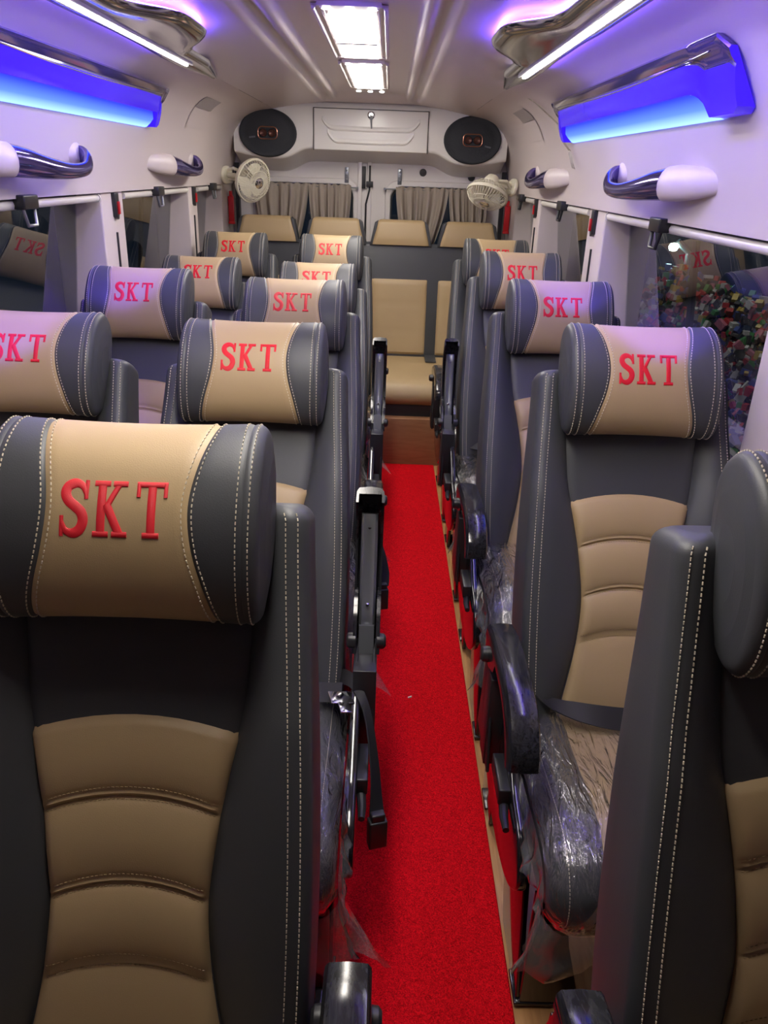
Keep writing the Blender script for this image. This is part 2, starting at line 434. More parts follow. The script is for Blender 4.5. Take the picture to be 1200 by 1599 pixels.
# backrest
BHW = smooth_tab([(-.03,.200),(.1,.205),(.25,.206),(.42,.201),(.60,.191),(.70,.187)], 60)
BXB = smooth_tab([(-.05,.135),(.05,.118),(.15,.098),(.24,.088),(.32,.094),(.40,.107),(.47,.121),(.56,.128),(.72,.134)], 60)
WT = .697
def back_front(ax, w):
    hw = interp(BHW, w); xb = interp(BXB, w)
    if ax < xb: F = .016
    else:
        t = (ax-xb)/(hw-xb)
        F = .016+.030*math.sin(math.pi*min(1,t*1.15)*.62)*interp([(0,1),(.45,1),(.6,.55),(.7,.4)], w)
    F -= .004*math.exp(-((ax-xb)/.004)**2)
    F += .010*math.sin(math.pi*min(1,max(0,w/.5)))          # belly of the lumbar
    return F
def make_backrest(root):
    g = MB(); st = MB()
    rows = []
    ws = [i/46*(WT-.020) -.03*(1-i/46) for i in range(47)]
    rr = .020
    top = [(WT-rr+rr*math.sin(a), rr*(1-math.cos(a))) for a in [R(q) for q in (15,30,45,58,70,80,87,90)]]
    bot = [(-.03-.015*math.sin(R(q)), .015*(1-math.cos(R(q)))) for q in (90,60,30)]
    us = [0,.12,.25,.36,.43,.46,.48,.495,.51,.53,.56,.62,.70,.78,.85,.90,.94,.965,.985,1]
    def frontx(hw, xb):
        xs = [xb*t for t in (0,.3,.6,.85,.96,1)]+[lerp(xb,hw-.022,t) for t in (.04,.1,.2,.35,.5,.65,.8,.92,1)]
        return xs
    def ring(w, ins):
        hw = interp(BHW, w)-ins; xb = min(interp(BXB, w), hw-.04); r = .022
        # corner radius larger toward the top corners
        pts = []
        for x in frontx(hw, xb): pts.append((x, back_front(x, w)-ins))
        F = back_front(hw-r, w)-ins
        for q in (15,30,45,60,75,90): pts.append((hw-r+r*math.sin(R(q)), F-r*(1-math.cos(R(q)))))
        T = -interp([(0,.10),(.4,.085),(.7,.065)], w)+ins
        for t in (.25,.5,.75): pts.append((hw+.002*math.sin(math.pi*t), lerp(F-r, T+.015, t)))
        for q in (0,30,60,90): pts.append((hw-.015+.015*math.cos(R(q)), T+.015-.015*math.sin(R(q))))
        for t in (.6,.3): pts.append((hw*t, T-.004))
        full = [(x, f) for x, f in pts]+[(0, T-.006)]+[(-x, f) for x, f in reversed(pts[1:])]
        return [BK(x, f, w) for x, f in full]
    for w, ins in bot: rows.append(ring(w, ins))
    for w in ws: rows.append(ring(w, 0))
    for w, ins in top: rows.append(ring(w, ins))
    g.grid(rows, cu=True); g.fan(rows[0]); g.fan(rows[-1])
    b = g.build('backrest', M_GREY, root, angle=50)
    # beige panel with arched channels
    p = MB(); nv = 110
    seams = [-.03, .172, .262, .358, .449]
    arch = lambda x, xb: .020*(1-(x/max(xb,.01))**2)
    def panel_h(w0):
        # pads between the seams
        h = 0
        for a, c in zip(seams, seams[1:]):
            if a <= w0 <= c:
                t = (w0-a)/(c-a)
                h = .0115*(math.sin(math.pi*t)**.55 if 0 < t < 1 else 0)
                if a > 0: # small welt just above the lower seam
                    d = (w0-a); h = max(h*min(1, d/.013)**.6, .006*math.exp(-((d-.0045)/.0035)**2)) if d < .02 else h
        return h
    us = [-1,-.985,-.95,-.88,-.75,-.6,-.4,-.2,0,.2,.4,.6,.75,.88,.95,.985,1]
    rows = []
    for i in range(nv+1):
        w0 = -.03+(.449+.03)*i/nv; r = []
        for u in us:
            xb = interp(BXB, w0)+.001; x = u*xb
            w = w0+arch(x, xb)-.012
            edge = min(1, (1-abs(u))/.09)**.5
            F = back_front(min(abs(x), xb*.9), w)-.0045+(.0055+panel_h(w0))*edge
            if i >= nv-1: F -= .003
            r.append(BK(x, F, w))
        rows.append(r)
    p.grid(rows)
    cp = p.build('centre_panel', M_BEIGE, b, angle=60); cp['label'] = 'beige channelled leather panel'
    for sm in seams[1:-1]:
        for off in (-.003, .011):
            P, Q = [], []
            for q in range(41):
                u = lerp(-.95,.95,q/40); xb = interp(BXB, sm); x = u*xb; w0 = sm+off
                edge = min(1, (1-abs(u))/.09)**.5
                F = back_front(min(abs(x), xb*.9), w0)-.0045+(.0055+panel_h(w0))*edge
                P.append(BK(x, F+.0004, w0+arch(x, xb)-.012)); Q.append(EF.copy())
            stitches(st, P, Q, .0050, .0032, .001, .0008, mi=1)
    for s in (-1, 1):
        for dx in (.026, .0125):
            P, Q = [], []
            for q in range(121):
                w = lerp(.0, WT-.012, q/120); hw = interp(BHW, w); ins = 0
                if w > WT-rr: ins = rr*(1-math.cos(math.asin(min(1,(w-WT+rr)/rr))))
                x = hw-ins-dx; r = .022
                F = back_front(min(x, hw-ins-r), w)-ins
                n = EF.copy()
                if x > hw-ins-r:
                    sn = (x-(hw-ins-r))/r; F = back_front(hw-ins-r, w)-ins-r*(1-math.sqrt(1-sn*sn)); n = EF+Vector((s*sn,0,0))
                P.append(BK(s*x, F+.0004, w)); Q.append(n)
            stitches(st, P, Q)
    seam_objects(b)
    return b
# cushion profile (y, z)
CP = smooth_tab([(-.255,.452),(-.34,.455),(-.45,.462),(-.55,.474),(-.62,.478),(-.672,.466),(-.704,.435),(-.712,.398),(-.700,.368),(-.672,.352)], 72)
def cush_pt(x, k, out=0.):
    a, b = CP[max(k-1,0)], CP[min(k+1,len(CP)-1)]; ty, tz = b[0]-a[0], b[1]-a[1]; l = math.hypot(ty, tz); ny, nz = tz/l, -ty/l
    y, z = CP[k]; s = k/(len(CP)-1); hw = .214; ax = abs(x)
    bol = .012*math.exp(-((ax-.165)/.04)**2)*(1-s**3)
    r = .03; e = 0
    if ax > hw-r: e = r*(1-math.sqrt(max(0, 1-((ax-(hw-r))/r)**2)))
    g = .003*math.exp(-((ax-interp(CXB, s))/.004)**2)
    o = out+bol-e-g
    return Vector((x, y+ny*o, z+nz*o)), Vector((0, ny, nz))
CXB = smooth_tab([(0,.122),(.2,.122),(.4,.124),(.55,.132),(.66,.140),(.74,.154),(.80,.166),(.86,.192),(1,.211)], 60)
def make_cushion(root):
    g = MB(); p = MB(); st = MB(); n = len(CP); hw = .214
    rows = []
    for k in range(n):
        t = k/(n-1); xb = min(interp(CXB, t), hw-.002)
        xs = [lerp(xb, hw, q) for q in (.01,.03,.06,.15,.3,.45,.6,.72,.82,.9,.95,.98,1)]
        def side(sg):
            r = [cush_pt(sg*x, k)[0] for x in xs]; e = r[-1]; zb = min(.352, e.z)
            return r+[Vector((e.x, lerp(e.y,max(e.y,-.69),q), lerp(e.z, zb, q))) for q in (.35,.75)]+[Vector((sg*hw*.98, max(e.y,-.685), zb-.002))]
        mid = [cush_pt(xb*q, k, -.005)[0] for q in (-.97,-.5,0,.5,.97)]
        rows.append(list(reversed(side(-1)))+mid+side(1))
    g.grid(rows, cu=True); g.fan(rows[0]); g.fan(rows[-1])
    for s in (-1, 1):
        P, Q = [], []
        for k in range(0, n-6):
            a, nn = cush_pt(s*(hw-.026), k, .0004); P.append(a); Q.append(nn)
        stitches(st, P, Q)
    c = g.build('cushion', M_GREY, root, angle=55)
    rows = []
    for k in range(n):
        t = k/(n-1); xb = min(interp(CXB, t), hw-.002)+.0008
        rib = -.0035*sum(math.exp(-((t-q)/.012)**2) for q in (.12,.27,.42))
        rows.append([cush_pt(u*xb, k, rib+.0035*(1-abs(u)**6)-.0012)[0] for u in (-1,-.97,-.9,-.75,-.5,-.25,0,.25,.5,.75,.9,.97,1)])
    p.grid(rows); cp = p.build('centre_panel', M_BEIGE, c, angle=60); cp['label'] = 'beige leather middle of the cushion'
    seam_objects(c)
    return c
def make_film(root, side, seed):
    """loose clear plastic over the cushion with ragged hanging edges"""
    mb = MB(); n = len(CP); rows = []
    xs = [i/24*2-1 for i in range(25)]
    for k in range(0, n):
        r = []
        for u in xs:
            x = u*.219; a, nn = cush_pt(max(-.2139,min(.2139,x)), k, .004)
            q = Vector((x*14, k*.11, seed*3.1)); w = noise.noise(q)*.5+noise.noise(q*2.3)*.25
            a = a+nn*(.003+.012*abs(w)); a.x = x
            r.append(a)
        rows.append(r)
    mb.grid(rows)
    f = mb.build('plastic_cover', M_FILM, root, angle=180, fix=False); f['label'] = 'clear protective plastic film'
    mb = MB()
    # aisle-side skirt
    rows = []
    K = list(range(6, n-2)); m = 9
    for j in range(m+1):
        r = []
        for k in K:
            t = (k-K[0])/(len(K)-1); e = cush_pt(side*.2139, k, .004)[0]
            L = .045+.035*t+.05*max(0,t-.72)/.28+.022*noise.noise(Vector((t*9, seed, 0)))+.01*noise.noise(Vector((t*31, seed, 5)))
            d = j/m
            wv = noise.noise(Vector((t*14, d*2, seed*2.2)))*.018*d+noise.noise(Vector((t*30, d*3, seed)))*.006*d
            r.append(Vector((side*(.221+.012*d+max(0,t-.65)*.06*d*d)+wv*side, e.y-.02*d*t, e.z-L*d-.004)))
        rows.append(r)
    mb.grid(rows)
    rows = []
    for j in range(m+1):
        r = []
        for i in range(41):
            u = lerp(-1, 1.34 if side > 0 else 1.04, i/40)*side; uc = max(-1, min(1, u)); e = cush_pt(uc*.2139, n-14, .004)[0]; d = j/m; o = max(0, abs(u)-1)
            L = .058+.03*noise.noise(Vector((u*5, seed, 2)))+.012*noise.noise(Vector((u*17, seed, 5)))+.06*min(1, max(0, u*side-.6)/.3)
            wv = noise.noise(Vector((u*7, d*2, seed*1.3)))*.02*d
            r.append(Vector((uc*.222+(u-uc)*.17*(.2+1.0*d)+side*.02*d*min(1,max(0,u*side-.6)/.4), e.y-.012+wv+o*.12*(1-d), e.z-L*d*(1-.15*min(1,o/.34))-o*.16)))
        rows.append(r)
    mb.grid(rows)
    s = mb.build('film_skirt', M_FILMHANG, f, angle=180, fix=False); s['label'] = 'torn film edge hanging down'
    return f
def make_arm(root, side, up):
    """armrest hinged at the lower back; built in the lowered pose around its hinge"""
    py, pz = -.262, .575
    xo = side*.248; w = .027
    prof = smooth_tab([(.02,.050),(-.04,.066),(-.14,.074),(-.22,.070),(-.275,.052),(-.31,.018),(-.318,-.018)], 36)
    low = smooth_tab([(.02,.022),(-.06,.034),(-.14,.040),(-.20,.036),(-.25,.018),(-.275,-.010),(-.290,-.030)], 36)
    mb = MB(); rows = []
    for (a, b), (c, d) in zip(prof, low):
        T = Vector((0,a,b)); B = Vector((0,c,d)); r = []
        for x, k in ((-w,.85),(-w*.96,.3),(-w*.8,.06),(0,-.03),(w*.8,.06),(w*.96,.3),(w,.85),(w,1),(w*.82,1),(w*.8,.45),(-w*.8,.45),(-w*.82,1),(-w,1)):
            q = T.lerp(B, k); q.x = x; r.append(q)
        rows.append(r)
    mb.grid(rows, cu=True); mb.add(rows[0], [tuple(range(13))]); mb.add(rows[-1], [tuple(range(12,-1,-1))])
    # side cheek towards the hinge
    mb.prism([(.018,.040),(-.05,.048),(-.11,.045),(-.09,.012),(-.04,-.010),(.012,-.012)], 'yz', -w*.98, -w*.70)
    mb.prism([(.018,.040),(-.05,.048),(-.11,.045),(-.09,.012),(-.04,-.010),(.012,-.012)], 'yz', w*.70, w*.98)
    a = mb.build('armrest', M_ARM, root, angle=40); a.location = (xo, py, pz)
    ch = MB()
    rows = []
    for t in [i/14 for i in range(15)]:
        y = lerp(-.035,-.262,t); z = lerp(.016,.012,t)+.010*math.sin(math.pi*t)
        e = .006 if t in (0,1) else 0
        rows.append([Vector((x, y, z+dz+e)) for x, dz in ((-.0165,.012),(-.0155,-.003),(-.011,-.008),(-.005,-.0045),(.005,-.0045),(.011,-.008),(.0155,-.003),(.0165,.012))])
    ch.grid(rows); ch.add(rows[0], [tuple(range(8))]); ch.add(rows[-1], [tuple(range(7,-1,-1))])
    ch.box((0,-.01,.012), (.030,.06,.014))
    c = ch.build('mounting_channel', M_STEEL, a, angle=50); c['label'] = 'grey steel channel under the armrest'
    for y in (-.08,-.235):
        k = MB(); k.lathe([(.0,-.003),(.003,-.003),(.0045,-.001),(.0045,.003)], (0,y,.0145), (0,0,1), 12); k.build('bolt', M_CHROME, a)
    for s in (-1, 1):
        k = MB(); k.lathe([(.0,.012),(.010,.012),(.015,.008),(.016,0),(.016,-.006)], (s*.027,-.012,.0), (s,0,0), 20); k.build('hinge_knob', M_SATIN, a)
    if up: a.rotation_euler = (R(-106), 0, 0); a.location = (xo, py-.0, pz-.01)
    br = MB()
    br.prism([(py-.04,pz-.02),(py+.03,pz-.01),(py+.06,.36),(py-.10,.36),(py-.07,.47)], 'yz', xo-.020, xo-.014)
    br.prism([(py-.04,pz-.02),(py+.03,pz-.01),(py+.06,.36),(py-.10,.36),(py-.07,.47)], 'yz', xo+.014, xo+.020)
    br.box((xo, py-.04, .455), (.045,.06,.20))
    br.build('armrest_bracket', M_SATIN, root, bevel=.002)
    return a
def make_seat(name, side, arm, film, armed=True):
    root = empty(name)
    def pivoted(o):
        o.location = (0, PY, PZ); return o
    pivoted(make_backrest(root)); pivoted(make_headrest(root, 0))
    make_cushion(root)
    fr = MB()
    fr.box((0,-.44,.325), (.40,.44,.05)); fr.box((0,-.44,.29), (.34,.36,.03))
    fr.box((0,-.235,.40), (.40,.04,.14))
    fr.build('seat_frame', M_SATIN, root, bevel=.006)
    for s in (-1, 1):
        x = s*.2
        lg = MB()
        poly = [(-.575,0),(-.40,0),(-.37,.05),(-.33,.17),(-.24,.20),(-.19,.17),(-.15,.05),(-.14,0),(-.012,0),(-.02,.10),(-.05,.30),(-.50,.30),(-.545,.12)]
        lg.prism(poly, 'yz', x-.006, x+.006)
        lg.prism([(x,0.0),(x-s*.115,0.0),(x-s*.075,.16),(x-s*.055,.29),(x,.29)], 'xz', -.578, -.568)
        lg.box((x-s*.045, -.545, .004), (.11,.07,.008)); lg.box((x-s*.03, -.06, .004), (.08,.07,.008))
        l = lg.build('leg', M_BLACK, root, bevel=.0025)
        k = MB(); k.lathe([(0,.010),(.008,.010),(.011,.006),(.012,0)], (x-s*.06,-.548,.008), (0,0,1), 12); k.build('floor_bolt', M_CHROME, l)
    if armed:
        make_arm(root, side, arm == 'up')
        v = MB(); xo = side*.232
        out = smooth_tab([(-.17,.50),(-.30,.515),(-.40,.47),(-.47,.425),(-.56,.40),(-.60,.34),(-.57,.29),(-.50,.245),(-.38,.22),(-.25,.23),(-.16,.28),(-.125,.38)], 60)
        v.prism(out, 'yz', xo-.009, xo+.009)
        sc = v.build('side_cover', M_BLACK, root, bevel=.004, angle=50); sc['label'] = 'gloss black side cover'
        lv = MB(); lv.box((side*.25,-.42,.40), (.022,.10,.035)); lv.tube([(side*.248,-.45,.385),(side*.252,-.49,.375),(side*.252,-.52,.375)], [.010,.008,.006], 10)
        lv.build('recline_lever', M_SATIN, sc, bevel=.003)
    if film: make_film(root, side, film)
    return root

# ------------------------------------------------------------------ place the seats
protos = {}
def place(xc, ytop, ztop, kind, label, group):
    """kind = (side, arm, film, armed); ytop/ztop: where the top front edge of the headrest comes"""
    if kind not in protos:
        root = make_seat('coach_seat', *kind); protos[kind] = [root, False]
    rec = protos[kind]
    if rec[1]: root = copy_tree(rec[0])
    else: root = rec[0]; rec[1] = True
    # recline so that the head edge comes to the wanted height
    ref = BK(0, .037, .784); base = PZ+ref.z
    L = math.hypot(ref.y, ref.z); a0 = math.atan2(ref.y, ref.z)
    a1 = math.acos(max(-1, min(1, (ztop-PZ)/L))); d = a1-a0
    d = max(R(-8), min(R(13), d))
    ynew = PY+L*math.sin(a0+d)
    root.location = (xc, ytop-ynew, .0068)
    for ch in root.children:
        if ch.name.split('.')[0] in ('backrest', 'headrest'): ch.rotation_euler = (-d, 0, 0)
    tag(root, label, 'seat', group)
    return root
GA, GW, GR = 'aisle seats of the pairs', 'window seats of the pairs', 'single seats across the aisle'
A1 = place(-.265, .813, 1.167, (1,'down',0,True), 'biggest grey and beige coach seat in view, front aisle seat of the pairs', GA)
A2 = place(-.265, 1.622, 1.133, (1,'up',1,True), 'aisle seat of the second pair, armrest folded up beside its backrest, belt buckle dangling', GA)
A3 = place(-.265, 2.369, 1.125, (1,'down',2,True), 'aisle seat of the third pair, armrest lowered, belt end sticking out into the aisle', GA)
A4 = place(-.265, 3.150, 1.088, (1,'up',1,True), 'lower tilted aisle seat of the fourth pair with its dark armrest raised', GA)
A5 = place(-.265, 3.884, 1.141, (1,'down',2,True), 'smallest aisle seat of the pairs, standing just before the wide bench', GA)
W2 = place(-.717, 1.616, 1.139, (1,'none',0,False), 'window seat of the second pair, cut by the photo edge, violet light on its headrest', GW)
W3 = place(-.717, 2.367, 1.143, (1,'none',0,False), 'window seat of the third pair, violet lit headrest before the wide pillar', GW)
W4 = place(-.717, 3.165, 1.095, (1,'none',0,False), 'window seat of the fourth pair, leaning back lower, its embroidered letters partly hidden', GW)
W5 = place(-.717, 3.884, 1.138, (1,'none',0,False), 'window seat of the last pair, standing before the wide bench below the upright fan', GW)
R1 = place(.483, .700, 1.20, (-1,'down',0,True), 'single seat seen only from its side, cut by the photo edge', GR)
R2 = place(.493, 1.525, 1.168, (-1,'down',3,True), 'single seat with a lap belt lying across its film covered cushion', GR)
R3 = place(.493, 2.30, 1.156, (-1,'down',4,True), 'single seat directly behind the belted one, lowered armrest beside film covered cushion', GR)
R4 = place(.493, 3.021, 1.168, (-1,'up',3,True), 'single seat with its armrest folded upright beside the aisle', GR)
R5 = place(.493, 3.749, 1.157, (-1,'down',4,True), 'single seat just before the wide bench, letters hidden by the seat ahead', GR)

# belts (parts of their seats, in seat coordinates)
def belt(root, pts, side, buckle=None, w=.044):
    P = smooth_tab(pts, 40); S = smooth_tab(side, 40) if isinstance(side, list) else side
    if isinstance(S, list): S = [Vector(S[min(len(S)-1, int(i*len(S)/len(P)))]) for i in range(len(P))]
    mb = MB(); mb.ribbon([Vector(p) for p in P], S, w, .0025)
    b = mb.build('seat_belt', M_WEB, root, angle=60)
    if buckle:
        c, rot, kind = buckle
        k = MB(); m = Matrix.Rotation(rot[0],3,'X') @ Matrix.Rotation(rot[1],3,'Y') @ Matrix.Rotation(rot[2],3,'Z')
        if kind == 'buckle':
            k.box(c, (.034,.022,.062), m); k.box(Vector(c)+m@Vector((0,0,.036)), (.026,.016,.02), m)
            o = k.build('buckle', M_SATIN, b, bevel=.003)
        else:
            k.box(c, (.046,.034,.003), m); k.box(Vector(c)+m@Vector((0,-.028,0)), (.022,.03,.003), m)
            o = k.build('tongue', M_CHROME, b, bevel=.001); o['label'] = 'metal belt tongue'
    return b
belt(R2, [(-.20,-.25,.50),(-.15,-.31,.492),(-.08,-.335,.487),(0,-.34,.480),(.07,-.345,.488),(.16,-.33,.490),(.20,-.27,.50)], [(0,.9,-.5),(0,1,.2),(0,.7,.7),(0,1,.1),(0,.9,.5)])
belt(R2, [(.17,-.33,.49),(.13,-.38,.489),(.08,-.40,.486),(.05,-.41,.484)], (0.5,.9,.1), ((.045,-.42,.492),(0,0,.9),'tongue'))
belt(A2, [(.19,-.27,.50),(.225,-.31,.515),(.255,-.37,.49),(.272,-.43,.42),(.278,-.47,.36),(.28,-.485,.34)], [(0,.6,.7),(.2,.9,.2),(.5,.8,0),(.9,.3,0)], ((.281,-.49,.315),(0,0,.3),'buckle'), .03)
belt(A2, [(.0,-.28,.49),(.08,-.31,.492),(.15,-.32,.495),(.205,-.325,.50)], (0,.8,.3), ((.205,-.345,.503),(0,.2,.3),'tongue'))
belt(A3, [(.19,-.27,.50),(.235,-.31,.50),(.27,-.36,.47),(.285,-.40,.42),(.282,-.43,.385)], [(0,.6,.7),(.2,.9,.2),(.5,.8,0),(.9,.3,0)], ((.280,-.44,.355),(0,0,.2),'buckle'), .034)
belt(R4, [(-.17,-.28,.50),(-.10,-.32,.505),(-.03,-.30,.51),(.05,-.28,.50)], (0,.8,.3))

# ------------------------------------------------------------------ floor, carpet
def struct(o): o['kind'] = 'structure'; return o
f = MB(); f.box((CX, 1.7, -.02), (1.78, 6.6, .04)); struct(f.build('floor', M_VINYL, smooth=False))
c = MB(); rows = []
for j in range(61):
    y = lerp(-.9, 3.885, j/60)
    rows.append([Vector((x, y, .006 if 0 < i < 8 else .001)) for i, x in enumerate([-.115,-.113,-.06,0,.06,.14,.22,.280,.283])])
c.grid(rows); c.box((.084, 1.49, .003), (.39,4.78,.005))
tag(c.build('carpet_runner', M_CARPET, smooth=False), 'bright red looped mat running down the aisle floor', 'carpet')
dbr = MB()
dbr.box((.109,1.878,.0085), (.010,.003,.003), Matrix.Rotation(.4,3,'Z')); dbr.box((.113,1.881,.0085), (.004,.003,.003))
tag(dbr.build('paper_scrap', M_WHITE), 'tiny white scrap lying on the red aisle mat', 'litter')

# ------------------------------------------------------------------ walls
RAILZ = 1.338
def cove(d0=0):
    # (distance from centre, z) from rail to ceiling side
    return smooth_tab([(.805,RAILZ),(.800,1.40),(.782,1.50),(.752,1.59),(.705,1.66),(.63,1.704),(.53,1.722)], 42)
Y0, Y1 = -1.6, 4.97
for s, nm in ((-1,'wall_left'), (1,'wall_right')):
    w = MB(); cv = cove()
    inner = [(CX+s*d, z) for d, z in cv]; outer = [(CX+s*(d+.10), z+.02) for d, z in reversed(cv)]
    outer[-1] = (CX+s*.93, RAILZ)
    w.prism(inner+outer, 'xz', Y0, Y1)
    # lower panel under the windows with a ledge
    w.prism([(CX+s*.86,0),(CX+s*.86,.78),(CX+s*.84,.80),(CX+s*.84,.83),(CX+s*.975,.83),(CX+s*.975,0)], 'xz', Y0, Y1)
    struct(w.build(nm, M_TRIM, smooth=True, angle=30))
# pillars (front face and deep jambs)
tn = 0
for s in (-1, 1):
    for (a, b) in ((-1.6,-.9),(1.22,1.44),(2.68,2.90),(3.86,4.02),(4.62,4.97)):
        tn += 1; t = MB(); xi, xo = CX+s*.815, CX+s*.975
        t.prism([(xi,a),(xo,a),(xo,b),(xi,b)], 'xy', .82, RAILZ+.01)
        struct(t.build('trim_%d' % tn, M_TRIM, smooth=True, bevel=.006))
# side windows: glass per bay and a rubber edge
wn = 0
for s in (-1, 1):
    for (a, b) in ((-.9,1.22),(1.44,2.68),(2.90,3.86),(4.02,4.62)):
        wn += 1; g = MB(); x = CX+s*.895      # panes lean inward at the top
        g.prism([(CX+s*.892,1.345),(CX+s*.896,1.345),(CX+s*.952,.83),(CX+s*.948,.83)], 'xz', a-.01, b+.01)
        wo = struct(g.build('window_%d' % wn, M_GLASS, smooth=False))
        fr = MB()
        fr.box((x+s*.045,(a+b)/2,.842), (.02,b-a,.025)); fr.box((x+s*.008,(a+b)/2,1.33), (.02,b-a,.022))
        if b-a > .8: fr.prism([(CX+s*.899,1.33),(CX+s*.910,1.33),(CX+s*.963,.83),(CX+s*.952,.83)], 'xz', (a+b)/2+.036, (a+b)/2+.064)
        fr.build('window_frame', M_RUBBER, wo, smooth=False)
# ceiling: one profile across, extruded
half = [(0,1.806),(.08,1.806),(.172,1.802),(.180,1.796),(.186,1.782),(.196,1.776),(.214,1.778),(.222,1.788),(.232,1.792),(.241,1.786),(.250,1.772),(.262,1.765),(.275,1.763),(.40,1.748),(.53,1.723)]
half = [half[0]]+half[1:]
lower = [(CX-d, z) for d, z in reversed(half)]+[(CX+d, z) for d, z in half[1:]]
c = MB(); rows = []
for y in (Y0, 0, 1, 2, 3, 4, 4.50, 4.54, 4.58, 4.62, 4.66, 4.70, Y1):
    q = min(1, max(0, (y-4.5)/.20)); drop = .040*(q*q*(3-2*q))
    rows.append([Vector((x, y, min(z, 1.806-drop))) for x, z in lower])
c.grid(rows)
c.box((CX, 1.7, 1.86), (1.6, 6.6, .06))
struct(c.build('ceiling', M_CEIL, smooth=True, angle=60, fix=False))
e = MB(); e.prism([(CX-.53,1.70),(CX-.53,1.80),(CX+.53,1.80),(CX+.53,1.70)], 'xz', 4.962, 4.99)
e.box((CX,-1.62,.95), (1.9,.04,1.9)); struct(e.build('wall_front', M_RUBBER, smooth=False))

# ------------------------------------------------------------------ ceiling lamps
GL = 'ceiling lamp panels in the roof duct'
labels_l = {0: 'lit ceiling lamp panel overhead at the front of the roof duct', 1: 'large bright ceiling lamp panel with two panes, overhead between the lamp strips', 2: 'smaller looking far ceiling lamp panel with two panes above the rear cabinet'}
def ceil_lamp(ya, yb, label, enddots):
    t = empty('ceiling_light', (CX, (ya+yb)/2, 1.80)); tag(t, label, 'light', GL)
    L = yb-ya; z = -.004
    fr = MB()
    for s in (-1, 1):
        fr.prism([(s*.064,-.003),(s*.066,-.006),(s*.072,-.007),(s*.075,-.003),(s*.084,-.003),(s*.088,-.009),(s*.094,-.008),(s*.097,.004),(s*.064,.004)], 'xz', -L/2-.10, L/2+.02)
    fr.box((0,-L/2-.06,.001), (.16,.12,.010)); fr.box((0,L/2+.01,-.003), (.16,.02,.010)); fr.box((0,.03,-.006), (.124,.032,.017))
    if enddots: fr.box((0,L/2+.12,.001), (.16,.24,.010))
    fr.build('frame', M_CEIL, t, angle=30)
    for a, b in ((-L/2, .014), (.046, L/2)):
        p = MB(); p.box((0,(a+b)/2,-.003), (.122,b-a,.014)); q = p.build('diffuser', M_PANE, t, bevel=.003)
    for yy in [-L/2-.092]+([L/2+.20] if enddots else []):
        for x in (-.058,0,.058):
            d = MB(); d.lathe([(0,-.0075),(.010,-.0075),(.012,-.006),(.012,0)], (x,yy,0), (0,0,1), 16)
            d.build('spot', M_DOT, t)
ceil_lamp(.55, 1.33, 'lit ceiling lamp panel overhead, just above the picture edge', False)
ceil_lamp(2.34, 3.12, labels_l[1], False)
ceil_lamp(3.42, 4.20, labels_l[2], True)

# ------------------------------------------------------------------ side lamp housings with tubes
def housing(s, ya=1.02):
    lab = 'smoked chrome lamp strip with curved lobe on the ceiling above the %s seats' % ('paired' if s < 0 else 'single')
    t = empty('lamp_strip', (CX+s*.485, 2.0, 1.72)); tag(t, lab, 'light', 'chrome lamp strips on the ceiling sides')
    # outline in (across toward the centre +, y); strip body with a lobe
    def inner(y):
        v = .035+.012*math.sin((y-ya)*1.2)
        v += .088*math.exp(-((y-2.13)/.235)**4)*(1 if y < 2.14 else 1)
        if y > 2.46: v = min(v, .030)
        if y > 2.75: v = lerp(.03, -.01, (y-2.75)/.30)
        return v
    def outer(y): return -.055 if y < 2.70 else lerp(-.055, -.025, (y-2.70)/.35)
    rows = []; glow = MB()
    ys = [lerp(ya, 3.05, i/90) for i in range(91)]
    zc = lambda off: -.0+.0*off
    for y in ys:
        a, b = inner(y), outer(y); r = []
        for k, dz in ((0,.004),(.02,-.004),(.07,-.010),(.16,-.013),(.3,-.012),(.45,-.010),(.6,-.010),(.8,-.012),(.93,-.010),(.99,-.002),(1,.004)):
            o = lerp(a, b, k); zz = .018*(o/.1) if o > 0 else .22*o
            if o > 0: zz = .10*o
            r.append(Vector((-s*o, y-2.0, dz+zz)))
        rows.append(r)
    h = MB(); h.grid(rows); h.add(rows[0], [tuple(range(11))]); h.add(rows[-1], [tuple(range(11))])
    # raised rib along the lobe
    h.build('housing', M_CHDARK, t, angle=60)
    tb = MB(); tb.box((s*.020, (ya+2.66)/2-2.0, -.018), (.010, 2.64-ya, .008)); 
    q = tb.build('tube_light', M_TUBE, t, bevel=.003)
    rl = MB(); rl.box((s*.008, (ya+2.66)/2-2.0, -.014), (.006,2.68-ya,.008)); rl.box((s*.032, (ya+2.66)/2-2.0, -.016), (.006,2.68-ya,.008))
    rl.build('tube_rail', M_WHITE, t, bevel=.001)
    g = MB()
    P = [Vector((-s*(inner(y)-.014), y-2.0, .006+.10*max(0,inner(y)-.014))) for y in ys if y < 2.44]; g.tube(P, .0035, 6)
    P = [Vector((-s*(outer(y)-.003), y-2.0, -.0045)) for y in ys if y < 2.55]; g.tube(P, .0035, 6)
    g.build('glow_strip', M_BLUE2, t)['label'] = 'blue light strip behind the housing'
    for y, (tx, ty, tz) in ((.98,(.0,1.60,1.13)), (1.66,(.0,2.35,1.12))):  # unseen spots added to throw violet patches onto the headrests
        l = bpy.data.lights.new('added_violet_spot', 'SPOT'); l.energy = E_SPOT; l.color = (.14,.07,1); l.spot_size = R(20); l.spot_blend = .5; l.shadow_soft_size = .012
        o = bpy.data.objects.new('added_violet_spot', l); link(o, t); src = Vector((-s*-.055, y-2.0, -.03)); o.location = src
        tgt = Vector((s*.175, ty-2.0, tz-1.72)); o.rotation_euler = (tgt-src).to_track_quat('-Z','Y').to_euler()
    return t
housing(-1); housing(1)

